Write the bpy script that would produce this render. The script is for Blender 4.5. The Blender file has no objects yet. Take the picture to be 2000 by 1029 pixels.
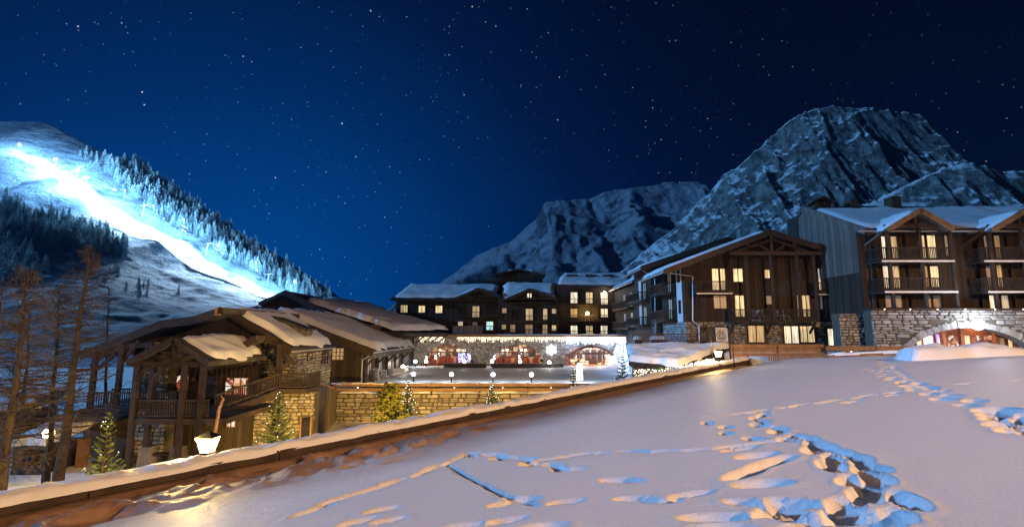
import bpy, bmesh, math, random
import numpy as np
from mathutils import Vector, Matrix

random.seed(7)
HAZE = 0.00005
np.random.seed(7)
scene = bpy.context.scene
COL = scene.collection

# ------------------------------------------------------------------ camera
PITCH = math.radians(7.7)
cam_d = bpy.data.cameras.new('camera')
cam_d.sensor_width = 36.0
cam_d.lens = 18.0
cam_d.clip_start = 0.1
cam_d.clip_end = 6000.0
cam = bpy.data.objects.new('camera', cam_d)
cam.location = (0, 0, 0)
cam.rotation_euler = (math.pi / 2 + PITCH, 0, 0)
COL.objects.link(cam)
scene.camera = cam

# ------------------------------------------------------------------ exposure
scene.view_settings.view_transform = 'Standard'
scene.view_settings.look = 'None'
scene.view_settings.exposure = 0.0
scene.view_settings.gamma = 1.0
scene.view_settings.use_curve_mapping = False
scene.render.engine = 'CYCLES'
scene.cycles.use_denoising = True
scene.cycles.max_bounces = 5
scene.cycles.diffuse_bounces = 3
scene.cycles.glossy_bounces = 2
scene.cycles.transmission_bounces = 3
scene.cycles.volume_bounces = 0
scene.cycles.sample_clamp_indirect = 4.0
scene.cycles.caustics_reflective = False
scene.cycles.caustics_refractive = False

# ------------------------------------------------------------------ pixel <-> place
SP, CP = math.sin(PITCH), math.cos(PITCH)
def ray(px, py):
    u = (px - 1000.0) / 1000.0
    v = (514.5 - py) / 1000.0
    f = CP - v * SP
    return u / f, (SP + v * CP) / f          # X and Z for one metre of depth
def W(px, py, Y):
    a, b = ray(px, py)
    return Vector((a * Y, Y, b * Y))

# ------------------------------------------------------------------ night sky
world = bpy.data.worlds.new('World')
scene.world = world
world.use_nodes = True
wn = world.node_tree
wn.nodes.clear()
def N(nt, t, **kw):
    n = nt.nodes.new(t)
    for k, v in kw.items():
        setattr(n, k, v)
    return n
def L(nt, a, b):
    nt.links.new(a, b)
def math_node(nt, op, a, b=None, c=None, clamp=False):
    n = nt.nodes.new('ShaderNodeMath'); n.operation = op; n.use_clamp = clamp
    for i, x in enumerate((a, b, c)):
        if x is None: continue
        if isinstance(x, (int, float)): n.inputs[i].default_value = x
        else: nt.links.new(x, n.inputs[i])
    return n.outputs[0]
def ramp(nt, fac, stops, interp='LINEAR'):
    n = nt.nodes.new('ShaderNodeValToRGB')
    n.color_ramp.interpolation = interp
    els = n.color_ramp.elements
    while len(els) < len(stops): els.new(0.5)
    for e, (p, c) in zip(els, stops):
        e.position = p
        e.color = (c[0], c[1], c[2], 1) if not isinstance(c, (int, float)) else (c, c, c, 1)
    nt.links.new(fac, n.inputs[0])
    return n.outputs[0]

tc = N(wn, 'ShaderNodeTexCoord')
nrm = N(wn, 'ShaderNodeVectorMath', operation='NORMALIZE'); L(wn, tc.outputs['Generated'], nrm.inputs[0])
gx, gz = ray(520, 640)
gd = Vector((gx, 1, gz)).normalized()
dot = N(wn, 'ShaderNodeVectorMath', operation='DOT_PRODUCT'); L(wn, nrm.outputs[0], dot.inputs[0]); dot.inputs[1].default_value = gd
ang = math_node(wn, 'ARCCOSINE', dot.outputs['Value'])
fac = math_node(wn, 'DIVIDE', ang, 1.6, clamp=True)
skyc = ramp(wn, fac, [(0.0, (0.0003, 0.098, 0.42)), (0.12, (0.0003, 0.074, 0.325)), (0.25, (0.0004, 0.034, 0.165)),
                      (0.38, (0.0006, 0.0110, 0.060)), (0.50, (0.0007, 0.0035, 0.021)), (0.62, (0.0008, 0.0014, 0.0065)), (1.0, (0.0008, 0.0012, 0.004))])
# stars: small discs at the random points of a voronoi grid on the unit sphere
def star_layer(scale, radius, power, gain):
    vm = N(wn, 'ShaderNodeVectorMath', operation='SCALE'); L(wn, nrm.outputs[0], vm.inputs[0]); vm.inputs['Scale'].default_value = scale
    vo = N(wn, 'ShaderNodeTexVoronoi'); vo.inputs['Scale'].default_value = 1.0; L(wn, vm.outputs[0], vo.inputs['Vector'])
    sep = N(wn, 'ShaderNodeSeparateColor'); L(wn, vo.outputs['Color'], sep.inputs[0])
    b = math_node(wn, 'POWER', sep.outputs[0], power)
    m = math_node(wn, 'SUBTRACT', 1.0, math_node(wn, 'DIVIDE', vo.outputs['Distance'], radius * scale), clamp=True)
    m = math_node(wn, 'POWER', m, 0.7)
    return math_node(wn, 'MULTIPLY', math_node(wn, 'MULTIPLY', b, m), gain)
s1 = star_layer(46.0, 0.0014, 5.0, 3.2)
s2 = star_layer(110.0, 0.0010, 3.0, 1.5)
st = math_node(wn, 'ADD', s1, s2)
nz = N(wn, 'ShaderNodeTexNoise'); nz.inputs['Scale'].default_value = 2.6; nz.inputs['Detail'].default_value = 2.0
L(wn, nrm.outputs[0], nz.inputs['Vector'])
st = math_node(wn, 'MULTIPLY', st, ramp(wn, nz.outputs['Fac'], [(0.36, 0.12), (0.62, 1.0)]))
sc_ = N(wn, 'ShaderNodeVectorMath', operation='SCALE'); sc_.inputs[0].default_value = (0.82, 0.92, 1.0); L(wn, st, sc_.inputs['Scale'])
add = N(wn, 'ShaderNodeVectorMath', operation='ADD'); L(wn, skyc, add.inputs[0]); L(wn, sc_.outputs[0], add.inputs[1])
bg = N(wn, 'ShaderNodeBackground'); L(wn, add.outputs[0], bg.inputs['Color']); bg.inputs['Strength'].default_value = 0.62
wo = N(wn, 'ShaderNodeOutputWorld'); L(wn, bg.outputs[0], wo.inputs['Surface'])

# ------------------------------------------------------------------ the cool light from the left (moon and valley side)
SUN_FROM = Vector((-0.92, -0.16, 0.205)).normalized()
sd = bpy.data.lights.new('moonlight', 'SUN')
sd.energy = 3.6
sd.angle = math.radians(0.6)
sd.color = (0.17, 0.48, 1.0)
sun = bpy.data.objects.new('moonlight', sd)
sun.rotation_euler = SUN_FROM.to_track_quat('Z', 'Y').to_euler()
COL.objects.link(sun)

# ------------------------------------------------------------------ helpers: meshes and objects
class MB:
    def __init__(s):
        s.v = []; s.f = []
    def add(s, vs, fs):
        b = len(s.v)
        s.v.extend([tuple(x) for x in vs])
        s.f.extend([tuple(i + b for i in f) for f in fs])
        return s
    def hexa(s, p):
        """eight corners: bottom four (ccw seen from above), top four"""
        return s.add(p, [(3, 2, 1, 0), (4, 5, 6, 7), (0, 1, 5, 4), (1, 2, 6, 5), (2, 3, 7, 6), (3, 0, 4, 7)])
    def box(s, x0, x1, y0, y1, z0, z1):
        return s.hexa([(x0, y0, z0), (x1, y0, z0), (x1, y1, z0), (x0, y1, z0), (x0, y0, z1), (x1, y0, z1), (x1, y1, z1), (x0, y1, z1)])
    def bar(s, p0, p1, w, h=None, up=(0, 0, 1)):
        h = h or w
        p0, p1 = Vector(p0), Vector(p1)
        d = (p1 - p0).normalized()
        upv = Vector(up)
        if abs(d.dot(upv)) > 0.98: upv = Vector((0, 1, 0))
        r = d.cross(upv).normalized(); u = r.cross(d).normalized()
        r *= w / 2; u *= h / 2
        return s.hexa([p0 - r - u, p0 + r - u, p1 + r - u, p1 - r - u, p0 - r + u, p0 + r + u, p1 + r + u, p1 - r + u])
    def tube(s, pts, radii, n=6, cap=True):
        pts = [Vector(p) for p in pts]
        if isinstance(radii, (int, float)): radii = [radii] * len(pts)
        b = len(s.v)
        prev = None
        for i, p in enumerate(pts):
            d = (pts[min(i + 1, len(pts) - 1)] - pts[max(i - 1, 0)])
            d = d.normalized() if d.length > 1e-9 else Vector((0, 0, 1))
            ref = prev if prev is not None else (Vector((1, 0, 0)) if abs(d.x) < 0.9 else Vector((0, 1, 0)))
            a = (ref - d * ref.dot(d))
            a = a.normalized() if a.length > 1e-6 else d.orthogonal().normalized()
            prev = a
            c = d.cross(a)
            for k in range(n):
                t = 2 * math.pi * k / n
                s.v.append(tuple(p + (a * math.cos(t) + c * math.sin(t)) * radii[i]))
        for i in range(len(pts) - 1):
            for k in range(n):
                k2 = (k + 1) % n
                s.f.append((b + i * n + k, b + i * n + k2, b + (i + 1) * n + k2, b + (i + 1) * n + k))
        if cap:
            s.f.append(tuple(b + k for k in reversed(range(n))))
            e = b + (len(pts) - 1) * n
            s.f.append(tuple(e + k for k in range(n)))
        return s
    def ball(s, c, r, seg=8, ring=5, sz=1.0):
        c = Vector(c); b = len(s.v)
        s.v.append((c.x, c.y, c.z - r * sz))
        for i in range(1, ring):
            a = math.pi * i / ring
            for k in range(seg):
                t = 2 * math.pi * k / seg
                s.v.append((c.x + r * math.sin(a) * math.cos(t), c.y + r * math.sin(a) * math.sin(t), c.z - r * sz * math.cos(a)))
        s.v.append((c.x, c.y, c.z + r * sz))
        top = len(s.v) - 1
        for k in range(seg):
            k2 = (k + 1) % seg
            s.f.append((b, b + 1 + k2, b + 1 + k))
            for i in range(ring - 2):
                o = b + 1 + i * seg
                s.f.append((o + k, o + k2, o + seg + k2, o + seg + k))
            o = b + 1 + (ring - 2) * seg
            s.f.append((o + k, o + k2, top))
        return s
    def prism(s, poly, d):
        """closed solid from a planar polygon of points pushed by vector d"""
        n = len(poly); d = Vector(d)
        vs = [Vector(p) for p in poly] + [Vector(p) + d for p in poly]
        fs = [tuple(reversed(range(n))), tuple(range(n, 2 * n))]
        for i in range(n):
            j = (i + 1) % n
            fs.append((i, j, n + j, n + i))
        return s.add(vs, fs)
    def mesh(s, name, mat, smooth=False, fix=True):
        me = bpy.data.meshes.new(name)
        me.from_pydata(s.v, [], s.f)
        if fix:
            bm = bmesh.new(); bm.from_mesh(me); bmesh.ops.recalc_face_normals(bm, faces=bm.faces); bm.to_mesh(me); bm.free()
        if smooth:
            me.polygons.foreach_set('use_smooth', [True] * len(me.polygons))
        for m in (mat if isinstance(mat, (list, tuple)) else [mat]):
            me.materials.append(m)
        me.update()
        return me
    def build(s, name, mat, parent=None, smooth=False, fix=True, **props):
        return link(name, s.mesh(name, mat, smooth, fix), parent, **props)

def link(name, data, parent=None, loc=None, **props):
    o = bpy.data.objects.new(name, data)
    COL.objects.link(o)
    if parent is not None: o.parent = parent
    if loc is not None: o.location = loc
    for k, v in props.items(): o[k] = v
    return o
def empty(name, label, cat, group=None, loc=(0, 0, 0)):
    o = link(name, None, None, loc)
    o.empty_display_size = 0.2
    o['label'] = label; o['category'] = cat
    if group: o['group'] = group
    return o
def tag(o, label, cat, group=None):
    o['label'] = label; o['category'] = cat
    if group: o['group'] = group
    return o
def grid_mesh(name, V, mat, smooth=True, keep=None):
    """V: array (n, m, 3)"""
    n, m = V.shape[:2]
    idx = np.arange(n * m).reshape(n, m)
    q = np.stack([idx[:-1, :-1], idx[:-1, 1:], idx[1:, 1:], idx[1:, :-1]], -1).reshape(-1, 4)
    if keep is not None:
        k = keep.reshape(-1)
        q = q[k[q].all(1)]
    me = bpy.data.meshes.new(name)
    me.vertices.add(n * m); me.vertices.foreach_set('co', V.reshape(-1).astype(np.float32))
    me.loops.add(q.size); me.loops.foreach_set('vertex_index', q.reshape(-1).astype(np.int32))
    me.polygons.add(len(q)); me.polygons.foreach_set('loop_start', np.arange(0, q.size, 4, dtype=np.int32))
    me.update(calc_edges=True)
    if smooth: me.polygons.foreach_set('use_smooth', np.ones(len(q), dtype=bool))
    me.materials.append(mat)
    me.validate()
    return me

# numpy noise
def _hash(ix, iy, seed):
    h = (ix.astype(np.int64) * 374761393 + iy.astype(np.int64) * 668265263 + seed * 1442695041) & 0xFFFFFFFF
    h = ((h ^ (h >> 13)) * 1274126177) & 0xFFFFFFFF
    return ((h ^ (h >> 16)) & 0xFFFF) / 65535.0
def vnoise(x, y, seed=0):
    x = np.asarray(x, float); y = np.asarray(y, float)
    x, y = np.broadcast_arrays(x, y)
    ix = np.floor(x); iy = np.floor(y)
    fx = x - ix; fy = y - iy
    fx = fx * fx * fx * (fx * (fx * 6 - 15) + 10); fy = fy * fy * fy * (fy * (fy * 6 - 15) + 10)
    a = _hash(ix, iy, seed); b = _hash(ix + 1, iy, seed); c = _hash(ix, iy + 1, seed); d = _hash(ix + 1, iy + 1, seed)
    return (a + (b - a) * fx) * (1 - fy) + (c + (d - c) * fx) * fy
def fbm(x, y, oct=5, seed=0, gain=0.5):
    s = 0; a = 1; t = 0
    for o in range(oct):
        s = s + a * (vnoise(x * 2 ** o + 17.3 * o, y * 2 ** o + 5.1 * o, seed + o) * 2 - 1); t += a; a *= gain
    return s / t
def ridged(x, y, oct=5, seed=0, gain=0.5):
    s = 0; a = 1; t = 0
    for o in range(oct):
        n = 1 - np.abs(vnoise(x * 2 ** o + 9.7 * o, y * 2 ** o + 3.3 * o, seed + o) * 2 - 1)
        s = s + a * n * n; t += a; a *= gain
    return s / t
def sstep(a, b, x):
    t = np.clip((x - a) / (b - a), 0, 1)
    return t * t * (3 - 2 * t)

# ------------------------------------------------------------------ materials
def new_mat(name):
    m = bpy.data.materials.new(name); m.use_nodes = True
    nt = m.node_tree
    return m, nt, nt.nodes['Principled BSDF']
def tex_noise(nt, vec, scale, detail=4.0, rough=0.55):
    n = nt.nodes.new('ShaderNodeTexNoise'); n.inputs['Scale'].default_value = scale
    n.inputs['Detail'].default_value = detail; n.inputs['Roughness'].default_value = rough
    if vec is not None: nt.links.new(vec, n.inputs['Vector'])
    return n.outputs['Fac']
def obj_co(nt):
    return nt.nodes.new('ShaderNodeTexCoord').outputs['Object']
def geo_pos(nt):
    return nt.nodes.new('ShaderNodeNewGeometry').outputs['Position']
def bump(nt, bsdf, h, strength=0.4, dist=0.02):
    b = nt.nodes.new('ShaderNodeBump'); b.inputs['Strength'].default_value = strength; b.inputs['Distance'].default_value = dist
    nt.links.new(h, b.inputs['Height']); nt.links.new(b.outputs[0], bsdf.inputs['Normal'])
def mixc(nt, f, a, b):
    n = nt.nodes.new('ShaderNodeMix'); n.data_type = 'RGBA'
    for sock, x in ((n.inputs[0], f), (n.inputs[6], a), (n.inputs[7], b)):
        if isinstance(x, (int, float)): sock.default_value = x
        elif isinstance(x, tuple): sock.default_value = (x[0], x[1], x[2], 1)
        else: nt.links.new(x, sock)
    return n.outputs[2]

def mat_simple(name, col, rough=0.7, var=0.25, scale=3.0, bumpy=0.15, metallic=0.0, spec=0.3):
    m, nt, b = new_mat(name)
    f = tex_noise(nt, geo_pos(nt), scale)
    lo = tuple(c * (1 - var) for c in col); hi = tuple(min(1, c * (1 + var)) for c in col)
    L(nt, ramp(nt, f, [(0.3, lo), (0.7, hi)]), b.inputs['Base Color'])
    b.inputs['Roughness'].default_value = rough; b.inputs['Metallic'].default_value = metallic
    b.inputs['Specular IOR Level'].default_value = spec
    if bumpy: bump(nt, b, tex_noise(nt, geo_pos(nt), scale * 6), bumpy, 0.02)
    return m
def mat_planks(name, col, width=0.18, axis='H', var=0.45):
    """boards: axis H counts boards along the horizontal (upright boards), Z counts them upward (lying boards)"""
    m, nt, b = new_mat(name)
    pos = geo_pos(nt)
    sp = nt.nodes.new('ShaderNodeSeparateXYZ'); L(nt, pos, sp.inputs[0])
    k = math_node(nt, 'ADD', sp.outputs[0], sp.outputs[1]) if axis == 'H' else sp.outputs[2]
    k = math_node(nt, 'DIVIDE', k, width)
    fl = math_node(nt, 'FLOOR', k); fr = math_node(nt, 'FRACT', k)
    wnse = nt.nodes.new('ShaderNodeTexWhiteNoise'); wnse.noise_dimensions = '1D'; L(nt, fl, wnse.inputs['W'])
    mp = nt.nodes.new('ShaderNodeMapping'); L(nt, pos, mp.inputs[0])
    mp.inputs['Scale'].default_value = (6, 6, 0.5) if axis == 'H' else (0.5, 0.5, 6)
    grain = tex_noise(nt, mp.outputs[0], 3.0, 5.0)
    big = tex_noise(nt, pos, 0.35, 3.0)
    f = math_node(nt, 'MULTIPLY_ADD', wnse.outputs['Value'], 0.5, math_node(nt, 'MULTIPLY', grain, 0.5))
    lo = tuple(c * (1 - var) for c in col); hi = tuple(min(1, c * (1 + var)) for c in col)
    c1 = ramp(nt, f, [(0.2, lo), (0.8, hi)])
    c2 = mixc(nt, ramp(nt, big, [(0.35, 0.0), (0.7, 0.35)]), c1, tuple(c * 0.55 for c in col))
    edge = math_node(nt, 'MULTIPLY', math_node(nt, 'ABSOLUTE', math_node(nt, 'SUBTRACT', fr, 0.5)), 2.0)
    groove = ramp(nt, edge, [(0.80, 1.0), (0.97, 0.0)])
    L(nt, c2, b.inputs['Base Color'])
    b.inputs['Roughness'].default_value = 0.75; b.inputs['Specular IOR Level'].default_value = 0.25
    bump(nt, b, groove, 0.9, 0.03)
    return m
def mat_stone(name, col, var=0.45):
    m, nt, b = new_mat(name)
    gi = nt.nodes.new('ShaderNodeNewGeometry')
    oi = nt.nodes.new('ShaderNodeObjectInfo')
    r = math_node(nt, 'FRACT', math_node(nt, 'ADD', gi.outputs['Random Per Island'], oi.outputs['Random']))
    n = tex_noise(nt, gi.outputs['Position'], 5.0, 6.0, 0.65)
    f = math_node(nt, 'MULTIPLY_ADD', r, 0.65, math_node(nt, 'MULTIPLY', n, 0.4))
    g = sum(col) / 3
    lo = tuple(c * (1 - var) for c in col); hi = tuple(min(1, c * (1 + var)) for c in col)
    L(nt, ramp(nt, f, [(0.15, lo), (0.45, col), (0.65, (g * 0.95, g * 0.97, g)), (0.9, hi)]), b.inputs['Base Color'])
    b.inputs['Roughness'].default_value = 0.85; b.inputs['Specular IOR Level'].default_value = 0.2
    bump(nt, b, n, 0.6, 0.03)
    return m
def mat_masonry(name, col, size=(0.55, 0.24)):
    """rubble wall too far away for its stones to be picked apart"""
    m, nt, b = new_mat(name)
    pos = geo_pos(nt)
    sp = nt.nodes.new('ShaderNodeSeparateXYZ'); L(nt, pos, sp.inputs[0])
    cb = nt.nodes.new('ShaderNodeCombineXYZ')
    L(nt, math_node(nt, 'DIVIDE', math_node(nt, 'ADD', sp.outputs[0], sp.outputs[1]), size[0]), cb.inputs[0])
    L(nt, math_node(nt, 'DIVIDE', sp.outputs[2], size[1]), cb.inputs[1])
    v = nt.nodes.new('ShaderNodeTexVoronoi'); v.feature = 'DISTANCE_TO_EDGE'; v.inputs['Scale'].default_value = 1.0; L(nt, cb.outputs[0], v.inputs['Vector'])
    v2 = nt.nodes.new('ShaderNodeTexVoronoi'); v2.inputs['Scale'].default_value = 1.0; L(nt, cb.outputs[0], v2.inputs['Vector'])
    s2 = nt.nodes.new('ShaderNodeSeparateColor'); L(nt, v2.outputs['Color'], s2.inputs[0])
    lo = tuple(c * 0.55 for c in col); hi = tuple(min(1, c * 1.4) for c in col)
    c1 = ramp(nt, s2.outputs[0], [(0.0, lo), (0.5, col), (1.0, hi)])
    j = ramp(nt, v.outputs['Distance'], [(0.0, 0.0), (0.09, 1.0)])
    L(nt, mixc(nt, j, tuple(c * 0.28 for c in col), c1), b.inputs['Base Color'])
    b.inputs['Roughness'].default_value = 0.9; b.inputs['Specular IOR Level'].default_value = 0.15
    bump(nt, b, j, 0.8, 0.05)
    return m
def mat_emit(name, col, strength, base=(0.8, 0.8, 0.8)):
    m, nt, b = new_mat(name)
    b.inputs['Base Color'].default_value = (*base, 1)
    b.inputs['Emission Color'].default_value = (*col, 1)
    b.inputs['Emission Strength'].default_value = strength
    return m
def mat_curtain(name, col, strength, folds=9.0):
    """curtained window lit from the room behind it"""
    m, nt, b = new_mat(name)
    tcn = nt.nodes.new('ShaderNodeTexCoord')
    sp = nt.nodes.new('ShaderNodeSeparateXYZ'); L(nt, tcn.outputs['Object'], sp.inputs[0])
    oi = nt.nodes.new('ShaderNodeObjectInfo')
    k = math_node(nt, 'ADD', sp.outputs[0], sp.outputs[1])
    cb = nt.nodes.new('ShaderNodeCombineXYZ'); L(nt, math_node(nt, 'MULTIPLY', k, folds), cb.inputs[0])
    L(nt, math_node(nt, 'MULTIPLY', sp.outputs[2], 0.5), cb.inputs[1]); L(nt, math_node(nt, 'MULTIPLY', oi.outputs['Random'], 50.0), cb.inputs[2])
    n = tex_noise(nt, cb.outputs[0], 1.0, 2.0)
    f = math_node(nt, 'MULTIPLY', ramp(nt, n, [(0.34, 0.16), (0.5, 0.62), (0.66, 1.0)]), math_node(nt, 'MULTIPLY_ADD', oi.outputs['Random'], 1.1, 0.45))
    b.inputs['Base Color'].default_value = (0.45, 0.38, 0.28, 1)
    b.inputs['Emission Color'].default_value = (*col, 1)
    L(nt, math_node(nt, 'MULTIPLY', f, strength), b.inputs['Emission Strength'])
    b.inputs['Roughness'].default_value = 0.35
    return m
def mat_snow(name, col=(0.80, 0.83, 0.88), grain=1.0):
    m, nt, b = new_mat(name)
    pos = geo_pos(nt)
    n1 = tex_noise(nt, pos, 0.7, 4.0); n2 = tex_noise(nt, pos, 55.0, 3.0, 0.7)
    L(nt, ramp(nt, n1, [(0.3, tuple(c * 0.94 for c in col)), (0.7, col)]), b.inputs['Base Color'])
    b.inputs['Roughness'].default_value = 0.6; b.inputs['Specular IOR Level'].default_value = 0.25
    h = math_node(nt, 'MULTIPLY_ADD', n2, 0.35, tex_noise(nt, pos, 7.0, 3.0))
    bump(nt, b, h, 0.25 * grain, 0.03)
    return m

M = {}
M['snow'] = mat_snow('snow')
M['wood'] = mat_planks('dark_boards', (0.036, 0.026, 0.0185), 0.2)
M['wood_grey'] = mat_planks('weathered_boards', (0.12, 0.10, 0.085), 0.22)
M['beam'] = mat_simple('dark_beam', (0.036, 0.024, 0.017), 0.7, 0.35, 2.0)
M['honey'] = mat_planks('honey_boards', (0.22, 0.12, 0.05), 0.16, 'Z', 0.3)
M['honey_beam'] = mat_simple('honey_beam', (0.24, 0.13, 0.055), 0.6, 0.3, 2.5)
M['slate'] = mat_simple('slate_roof', (0.055, 0.05, 0.048), 0.8, 0.4, 1.6, 0.4)
M['stone'] = mat_stone('rubble_stone', (0.30, 0.255, 0.19), 0.62)
M['stone_grey'] = mat_stone('grey_rubble_stone', (0.30, 0.30, 0.29), 0.6)
M['mortar'] = mat_simple('mortar', (0.085, 0.075, 0.06), 0.95, 0.3, 6.0, 0.4)
M['masonry'] = mat_masonry('far_rubble', (0.34, 0.32, 0.27))
M['plaster'] = mat_simple('pale_render', (0.55, 0.54, 0.55), 0.9, 0.1, 1.0)
M['frame'] = mat_simple('window_frame_wood', (0.055, 0.032, 0.02), 0.6, 0.2, 4.0)
M['frame_red'] = mat_simple('red_brown_frame', (0.25, 0.085, 0.04), 0.5, 0.2, 4.0)
M['white_paint'] = mat_simple('white_paint', (0.75, 0.74, 0.72), 0.5, 0.06, 4.0)
M['metal'] = mat_simple('grey_metal', (0.35, 0.36, 0.38), 0.4, 0.1, 4.0, 0.05, 0.7)
M['pipe'] = mat_simple('zinc_pipe', (0.42, 0.42, 0.43), 0.45, 0.1, 4.0, 0.05, 0.3)
M['iron'] = mat_simple('black_iron', (0.02, 0.019, 0.018), 0.5, 0.1, 4.0, 0.05, 0.6)
M['lit_warm'] = mat_curtain('lit_warm_curtain', (1.0, 0.74, 0.38), 1.05)
M['lit_pale'] = mat_curtain('lit_pale_curtain', (1.0, 0.88, 0.62), 1.25)
M['lit_dim'] = mat_curtain('dim_curtain', (0.85, 0.60, 0.28), 0.42)
M['lit_faint'] = mat_curtain('faint_curtain', (0.45, 0.42, 0.38), 0.18)
M['lit_cyan'] = mat_curtain('lit_cyan_pane', (0.55, 1.0, 0.95), 1.2)
m_, nt_, b_ = new_mat('dark_pane'); b_.inputs['Base Color'].default_value = (0.012, 0.014, 0.02, 1); b_.inputs['Roughness'].default_value = 0.08
L(nt_, ramp(nt_, tex_noise(nt_, geo_pos(nt_), 1.5), [(0.3, (0.008, 0.01, 0.014)), (0.7, (0.03, 0.03, 0.035))]), b_.inputs['Base Color'])
M['dark'] = m_
M['bulb_white'] = mat_emit('cool_bulb', (0.86, 0.95, 1.0), 14.0)
M['bulb_neutral'] = mat_emit('neutral_bulb', (1.0, 0.96, 0.86), 14.0)
M['bulb_warm'] = mat_emit('warm_bulb', (1.0, 0.72, 0.30), 14.0)
M['bulb_yellow'] = mat_emit('yellow_lantern_glass', (1.0, 0.74, 0.28), 12.0)
M['fairy'] = mat_emit('fairy_light', (0.93, 0.96, 1.0), 4.0)
M['fairy_warm'] = mat_emit('warm_fairy_light', (1.0, 0.86, 0.60), 3.2)
M['fairy_blue'] = mat_emit('blue_fairy_light', (0.22, 0.30, 1.0), 5.0)
M['fairy_cool'] = mat_emit('cool_fairy_light', (0.62, 0.74, 1.0), 4.0)
M['bark'] = mat_simple('larch_bark', (0.065, 0.045, 0.030), 0.9, 0.4, 5.0, 0.6)
M['twig'] = mat_simple('larch_twig', (0.085, 0.07, 0.055), 0.9, 0.35, 2.0, 0.0)
M['needle'] = mat_simple('fir_needles', (0.10, 0.135, 0.04), 0.7, 0.5, 3.0, 0.0)
M['needle_pine'] = mat_simple('pine_needles', (0.17, 0.17, 0.03), 0.7, 0.45, 3.0, 0.0)
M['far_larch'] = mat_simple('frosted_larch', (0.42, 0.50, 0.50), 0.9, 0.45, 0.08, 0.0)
M['concrete'] = mat_simple('concrete', (0.25, 0.21, 0.16), 0.9, 0.25, 1.5, 0.3)
M['rust'] = mat_simple('red_brown_paint', (0.20, 0.06, 0.025), 0.7, 0.3, 2.0)
M['red'] = mat_simple('red_fabric', (0.45, 0.05, 0.03), 0.8, 0.3, 2.0)
M['navy'] = mat_simple('dark_blue_metal', (0.016, 0.016, 0.05), 0.5, 0.2, 3.0)
M['interior'] = mat_simple('warm_interior_wall', (0.50, 0.30, 0.14), 0.8, 0.3, 1.2)
M['glass'] = None
m_, nt_, b_ = new_mat('clear_glass'); nt_.nodes.remove(b_)
o_ = [n for n in nt_.nodes if n.type == 'OUTPUT_MATERIAL'][0]
tr_ = nt_.nodes.new('ShaderNodeBsdfTransparent'); gl_ = nt_.nodes.new('ShaderNodeBsdfGlossy'); gl_.inputs['Roughness'].default_value = 0.05
mx_ = nt_.nodes.new('ShaderNodeMixShader'); mx_.inputs[0].default_value = 0.07
L(nt_, tr_.outputs[0], mx_.inputs[1]); L(nt_, gl_.outputs[0], mx_.inputs[2]); L(nt_, mx_.outputs[0], o_.inputs['Surface'])
M['glass'] = m_

def lamp(name, loc, watts, col, radius=0.1, parent=None, kind='POINT', target=None, size=60, blend=0.5):
    ld = bpy.data.lights.new(name, kind); ld.energy = watts; ld.color = col
    ld.shadow_soft_size = radius
    if kind == 'SPOT':
        ld.spot_size = math.radians(size); ld.spot_blend = blend
    o = link(name, ld, parent, loc)
    if target is not None:
        o.rotation_euler = (Vector(loc) - Vector(target)).to_track_quat('Z', 'Y').to_euler()
    return o
# ================================================================== TERRAIN
WA = np.array([-10.0, 10.0]); WLEN = math.hypot(28, 30)
WD = np.array([28.0, 30.0]) / WLEN; WN = np.array([30.0, -28.0]) / WLEN
def sn(X, Y):
    return (X - WA[0]) * WD[0] + (Y - WA[1]) * WD[1], (X - WA[0]) * WN[0] + (Y - WA[1]) * WN[1]
def from_sn(s, n):
    p = WA + WD * s + WN * n
    return float(p[0]), float(p[1])
def wall_top(s):
    return -3.1 + 1.2 * np.clip(s, -25, 48) / 41.0
def plateau(X, Y):
    X = np.asarray(X, float); Y = np.asarray(Y, float)
    s, n = sn(X, Y)
    ne = np.where(n > 18, 18 + (n - 18) * 0.15, np.maximum(n, 0))
    z = wall_top(s) - 0.06 + 0.16 * np.maximum(ne - 2.8, 0) * (1 - 0.65 * np.clip(s / 41.0, 0, 1.1))
    z = z - 0.36 * (1 - sstep(0.7, 2.7, n + 0.25 * fbm(s * 0.4, n * 0.1, 2, 19)))
    z = z + 0.05 * fbm(X * 0.25, Y * 0.25, 3, 3)
    # foot-churned path beside the wall
    w = (1 - sstep(2.6, 4.6, n + 0.9 * fbm(s * 0.35, n * 0.2, 2, 9))) * (1 - sstep(7, 16, s)) * sstep(0.0, 0.5, n)
    lump = ridged(s * 0.75, n * 1.5, 3, 21) - 0.45 + 0.5 * (np.abs(fbm(s * 1.3 + 4, n * 2.6, 2, 33)) - 0.25)
    z = z + w * 0.30 * lump
    return z
def ground_h(X, Y):
    s, n = sn(X, Y)
    low = -5.0 - 2.7 * sstep(0.0, 9.0, -n) - 1.6 * sstep(45, 90, Y) + 0.25 * fbm(X * 0.12, Y * 0.12, 3, 5)
    hi = np.where(Y < 40, plateau(X, Y) - 0.35, 0)
    t = sstep(38, 42, Y)
    hi = hi * (1 - t) + (-2.75) * t
    z = np.where(n > -0.2, hi, low)
    zone = sstep(13.0, 15.0, X - 0.0 * Y) * sstep(44.5, 46.5, Y) * (1 - sstep(110, 160, Y))
    z = z * (1 - zone) + (-1.75) * zone
    return z

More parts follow.
